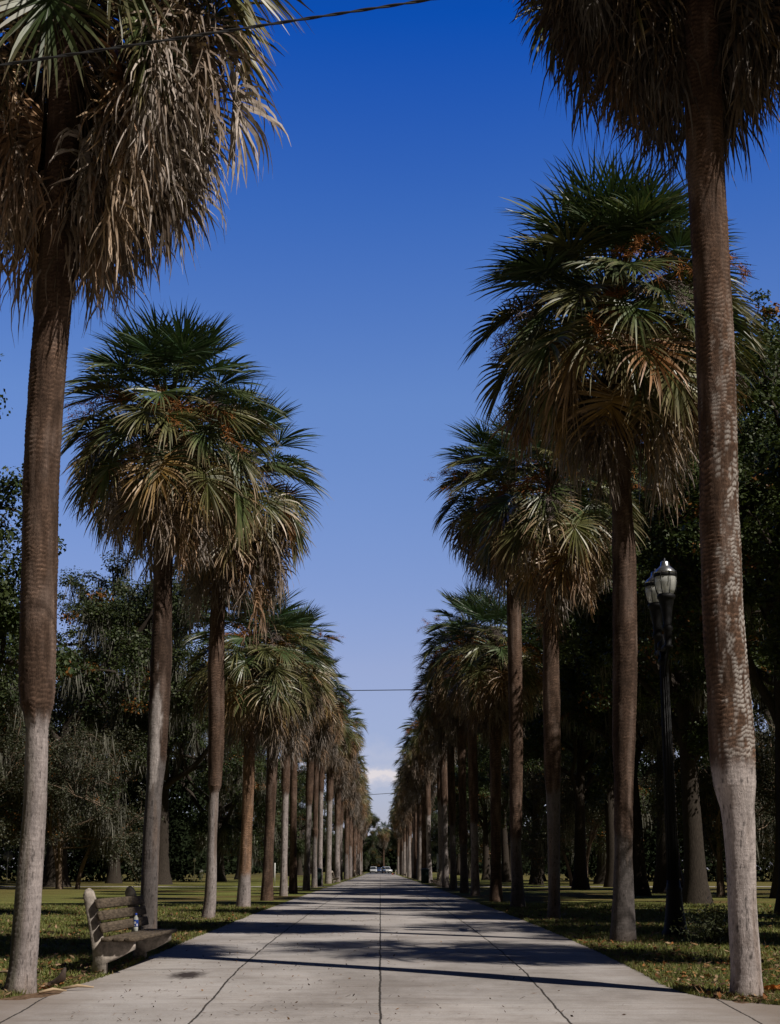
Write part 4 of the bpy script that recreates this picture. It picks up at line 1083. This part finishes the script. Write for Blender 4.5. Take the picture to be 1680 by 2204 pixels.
car(-1.75, 398, 0, 'carwhite', 'white car left of the walk at its far end')
car(-.55, 432, 0, 'carblue', 'dark blue car between the two white cars at the far end', False)
car(1.75, 402, .25, 'carwhite', 'white car with a dark windshield right of the walk at its far end')
car(-.1, 462, .1, 'carwhite', 'small white car farthest away behind the dark blue one', False)

# ----------------------------------------------------------------------------------------------
# cables
# ----------------------------------------------------------------------------------------------
def cable(p, q, sag, r, label, twist=False, ext=8.):
    p, q = np.array(p), np.array(q); d = norm(q - p); p, q = p - d * ext, q + d * ext
    n = 240; t = np.linspace(0, 1, n)
    P = p + (q - p) * t[:, None]; P[:, 2] -= sag * 4 * t * (1 - t); 
    m = MB()
    if twist:
        for k in range(2):
            a = t * np.linalg.norm(q - p) / .55 * 2 * PI + k * PI
            Q = P + np.stack([0 * a, np.cos(a), np.sin(a)], 1) * r * .8
            m.tube(Q, r, 6)
    else: m.tube(P, r, 5)
    o = m.build('overhead_cable', M['cable'], None, smooth=True)
    tag(o, label, 'cable')
a, b = pt(0, 139, 13.5), pt(925, -2, 13.5)
a[2] += .02; b[2] += .02
cable(a, b, .03, .010, 'twisted black cable slanting across the nearest left palm crown', True, 5.)
cable(pt(740, 1476, 80), pt(1440, 1462, 74), .3, .022, 'thin overhead cable crossing the sky gap between the rows', False, 14.)
cable(pt(790, 1706, 205), pt(850, 1702, 205), .3, .035, 'faint far cable low in the sky gap under the cloud', False, 20.)

# fallen bits at the foot of the nearest left palm
g0 = pt(96, 2106, 17.3)
def fallen(name, label, pts, r, mat, cat, n=6):
    MBo = MB().tube(pts, r, n); o = MBo.build(name, M[mat], None, smooth=True); tag(o, label, cat)
zq = float(zg(17.2))
fallen('palm_boot', 'dark curved palm boot lying beside the nearest left trunk', [(-3.72, 17.3, zq + .03), (-3.6, 17.28, zq + .05), (-3.52, 17.25, zq + .12), (-3.49, 17.22, zq + .22)], [.02, .05, .045, .015], 'boot', 'palm boot')
for i, (x, y, a, L, lb) in enumerate([(-3.45, 16.9, .2, .34, 'pale dry stalk nearest the walk edge by the left trunk'), (-3.62, 16.55, .5, .3, 'dry stalk between the left trunk and the concrete'), (-4.15, 18.2, 2.6, .6, 'long dry stalk left of the nearest left trunk')]):
    z = float(zg(y)) + .035
    fallen('fallen_stalk', lb, [(x, y, z), (x + L * .5 * math.cos(a), y + L * .5 * math.sin(a), z + .03), (x + L * math.cos(a), y + L * math.sin(a), z + .01)], [.016, .02, .008], 'stick', 'fallen stalk')
# big orange leaf at the right edge and a scrubby shrub in the shade
bag = Bag(); rs = np.random.default_rng(2)
frond(bag, rs, (0, 0, 0), 2.4, .25, .12, .28, .6, np.array([.42, .15, .03]), RUST, .6, 22, .3, .5, .05, .05, 4)
lf = bag.build('fallen_frond', M['dead']); lf.location = (4.32, 16.55, float(zg(16.55)) + .05); tag(lf, 'orange dead frond piece on the grass at the right edge', 'fallen frond')
sh = thing('shrub', 'small twiggy shrub in shade between the nearest two right palms', 'shrub', (5.15, 24.0, float(zg(24))))
tw = MB(); bag = Bag(); rs = np.random.default_rng(12)
for i in range(26):
    d = sph(rs.uniform(0, 6.28), rs.uniform(.5, 1.4)); P = [np.zeros(3)]
    for k in range(5): P.append(P[-1] + d * rs.uniform(.09, .15)); d = norm(d + rs.normal(0, .25, 3))
    tw.tube(P, np.linspace(.009, .003, 6), 4)
    O = np.repeat(np.array(P[2:]), 16, 0) + rs.normal(0, .06, (64, 3))
    V, F = ribbons(O, rs.normal(0, 1, (64, 3)), rs.normal(0, 1, (64, 3)), rs.uniform(.04, .08, 64), np.full(64, .02), 3, .1, rs); bag.add(V, F, np.array([.07, .08, .04]) * rs.uniform(.6, 1.3))
tw.build('stem', M['wood'], sh); bag.build('foliage', M['leaf'], sh)

# ----------------------------------------------------------------------------------------------
# light and sky
# ----------------------------------------------------------------------------------------------
EL_, AZ = math.radians(48.5), math.atan2(.80, -.60)        # azimuth clockwise from +Y
sdir = np.array([math.sin(AZ) * math.cos(EL_), math.cos(AZ) * math.cos(EL_), math.sin(EL_)])
L = bpy.data.lights.new('sun', 'SUN'); L.energy = 5.0; L.angle = math.radians(.5); L.color = (1., .93, .84)
lo = bpy.data.objects.new('sun', L); COL.objects.link(lo); lo.location = (20, -20, 40)
import mathutils
lo.rotation_euler = mathutils.Vector(sdir).to_track_quat('Z', 'Y').to_euler()

w = bpy.data.worlds.new('World'); SC.world = w; w.use_nodes = True
nt = w.node_tree; nt.nodes.clear()
out = nt.nodes.new('ShaderNodeOutputWorld'); bg = nt.nodes.new('ShaderNodeBackground')
sky = nt.nodes.new('ShaderNodeTexSky'); sky.sky_type = 'NISHITA'; sky.sun_disc = False
sky.sun_elevation = EL_; sky.sun_rotation = AZ; sky.altitude = 0; sky.air_density = 1.0; sky.dust_density = .3; sky.ozone_density = 3.5
SKY_STRENGTH = .05
gm = nt.nodes.new('ShaderNodeGamma'); gm.inputs[1].default_value = 1.0
hs = nt.nodes.new('ShaderNodeHueSaturation'); hs.inputs['Saturation'].default_value = 1.0
nt.links.new(sky.outputs[0], gm.inputs[0]); nt.links.new(gm.outputs[0], hs.inputs['Color'])
# low cumulus bank far down the avenue
tc = nt.nodes.new('ShaderNodeTexCoord'); G = tc.outputs['Generated']
cn = noise(nt, mapping(nt, G, (22, 22, 30), (3.1, .4, .2)).outputs[0], 1.9, 6, .55)
sx = nt.nodes.new('ShaderNodeSeparateXYZ'); nt.links.new(G, sx.inputs[0]); z = sx.outputs['Z']
bz_ = math_(nt, 'ADD', z, math_(nt, 'MULTIPLY', math_(nt, 'SUBTRACT', cn.outputs['Fac'], .5), .034))
grade = ramp(nt, [(.0, (.28, .28, .44)), (.05, (.35, .335, .48)), (.13, (.50, .415, .51)), (.306, (.42, .48, .66)), (.42, (.20, .37, .70)), (.53, (.02, .25, .74)), (.66, (.04, .14, .36)), (1., (.03, .08, .2))], z)  # stops towards the zenith darkened to cut ambient light
grade4 = mix(nt, grade.outputs['Color'], (4., 4., 4.), 1., 'MULTIPLY')
skyc = mix(nt, hs.outputs[0], grade4, 1., 'MULTIPLY')
# sky colour darkened beside and behind the camera to cut the fill light
av = noise(nt, mapping(nt, G, (1.2, 1.2, 2.6), (8, 3, 1)).outputs[0], 1.6, 5, .5); avr = ramp(nt, [(.3, (.955, .965, .98)), (.7, (1.05, 1.035, 1.015))], av.outputs['Fac']); skyc = mix(nt, skyc, avr.outputs['Color'], 1., 'MULTIPLY')
fr_ = ramp(nt, [(.0, (.04, .032, .025)), (.5, (.06, .05, .04)), (.72, (.4, .4, .4)), (.9, (1, 1, 1))], math_(nt, 'ADD', math_(nt, 'MULTIPLY', sx.outputs['Y'], .5), .5))
skyc = mix(nt, skyc, fr_.outputs['Color'], 1., 'MULTIPLY')
band = ramp(nt, [(.0, (.12,) * 3), (.040, (.14,) * 3), (.0540, (.14,) * 3), (.0565, (1, 1, 1)), (.063, (1,) * 3), (.067, (.10,) * 3), (.075, (.22,) * 3), (.084, (0, 0, 0))], bz_)
cl = mix(nt, skyc, (15.0, 13.9, 14.3), math_(nt, 'MULTIPLY', band.outputs['Color'], .95))
nt.links.new(cl, bg.inputs[0]); bg.inputs[1].default_value = SKY_STRENGTH
nt.links.new(bg.outputs[0], out.inputs[0])

SC.view_settings.view_transform = 'Standard'; SC.view_settings.look = 'None'; SC.view_settings.gamma = 1; SC.view_settings.exposure = 0
SC.render.engine = 'CYCLES'
SC.cycles.max_bounces = 6; SC.cycles.diffuse_bounces = 2; SC.cycles.transparent_max_bounces = 12; SC.cycles.use_adaptive_sampling = True
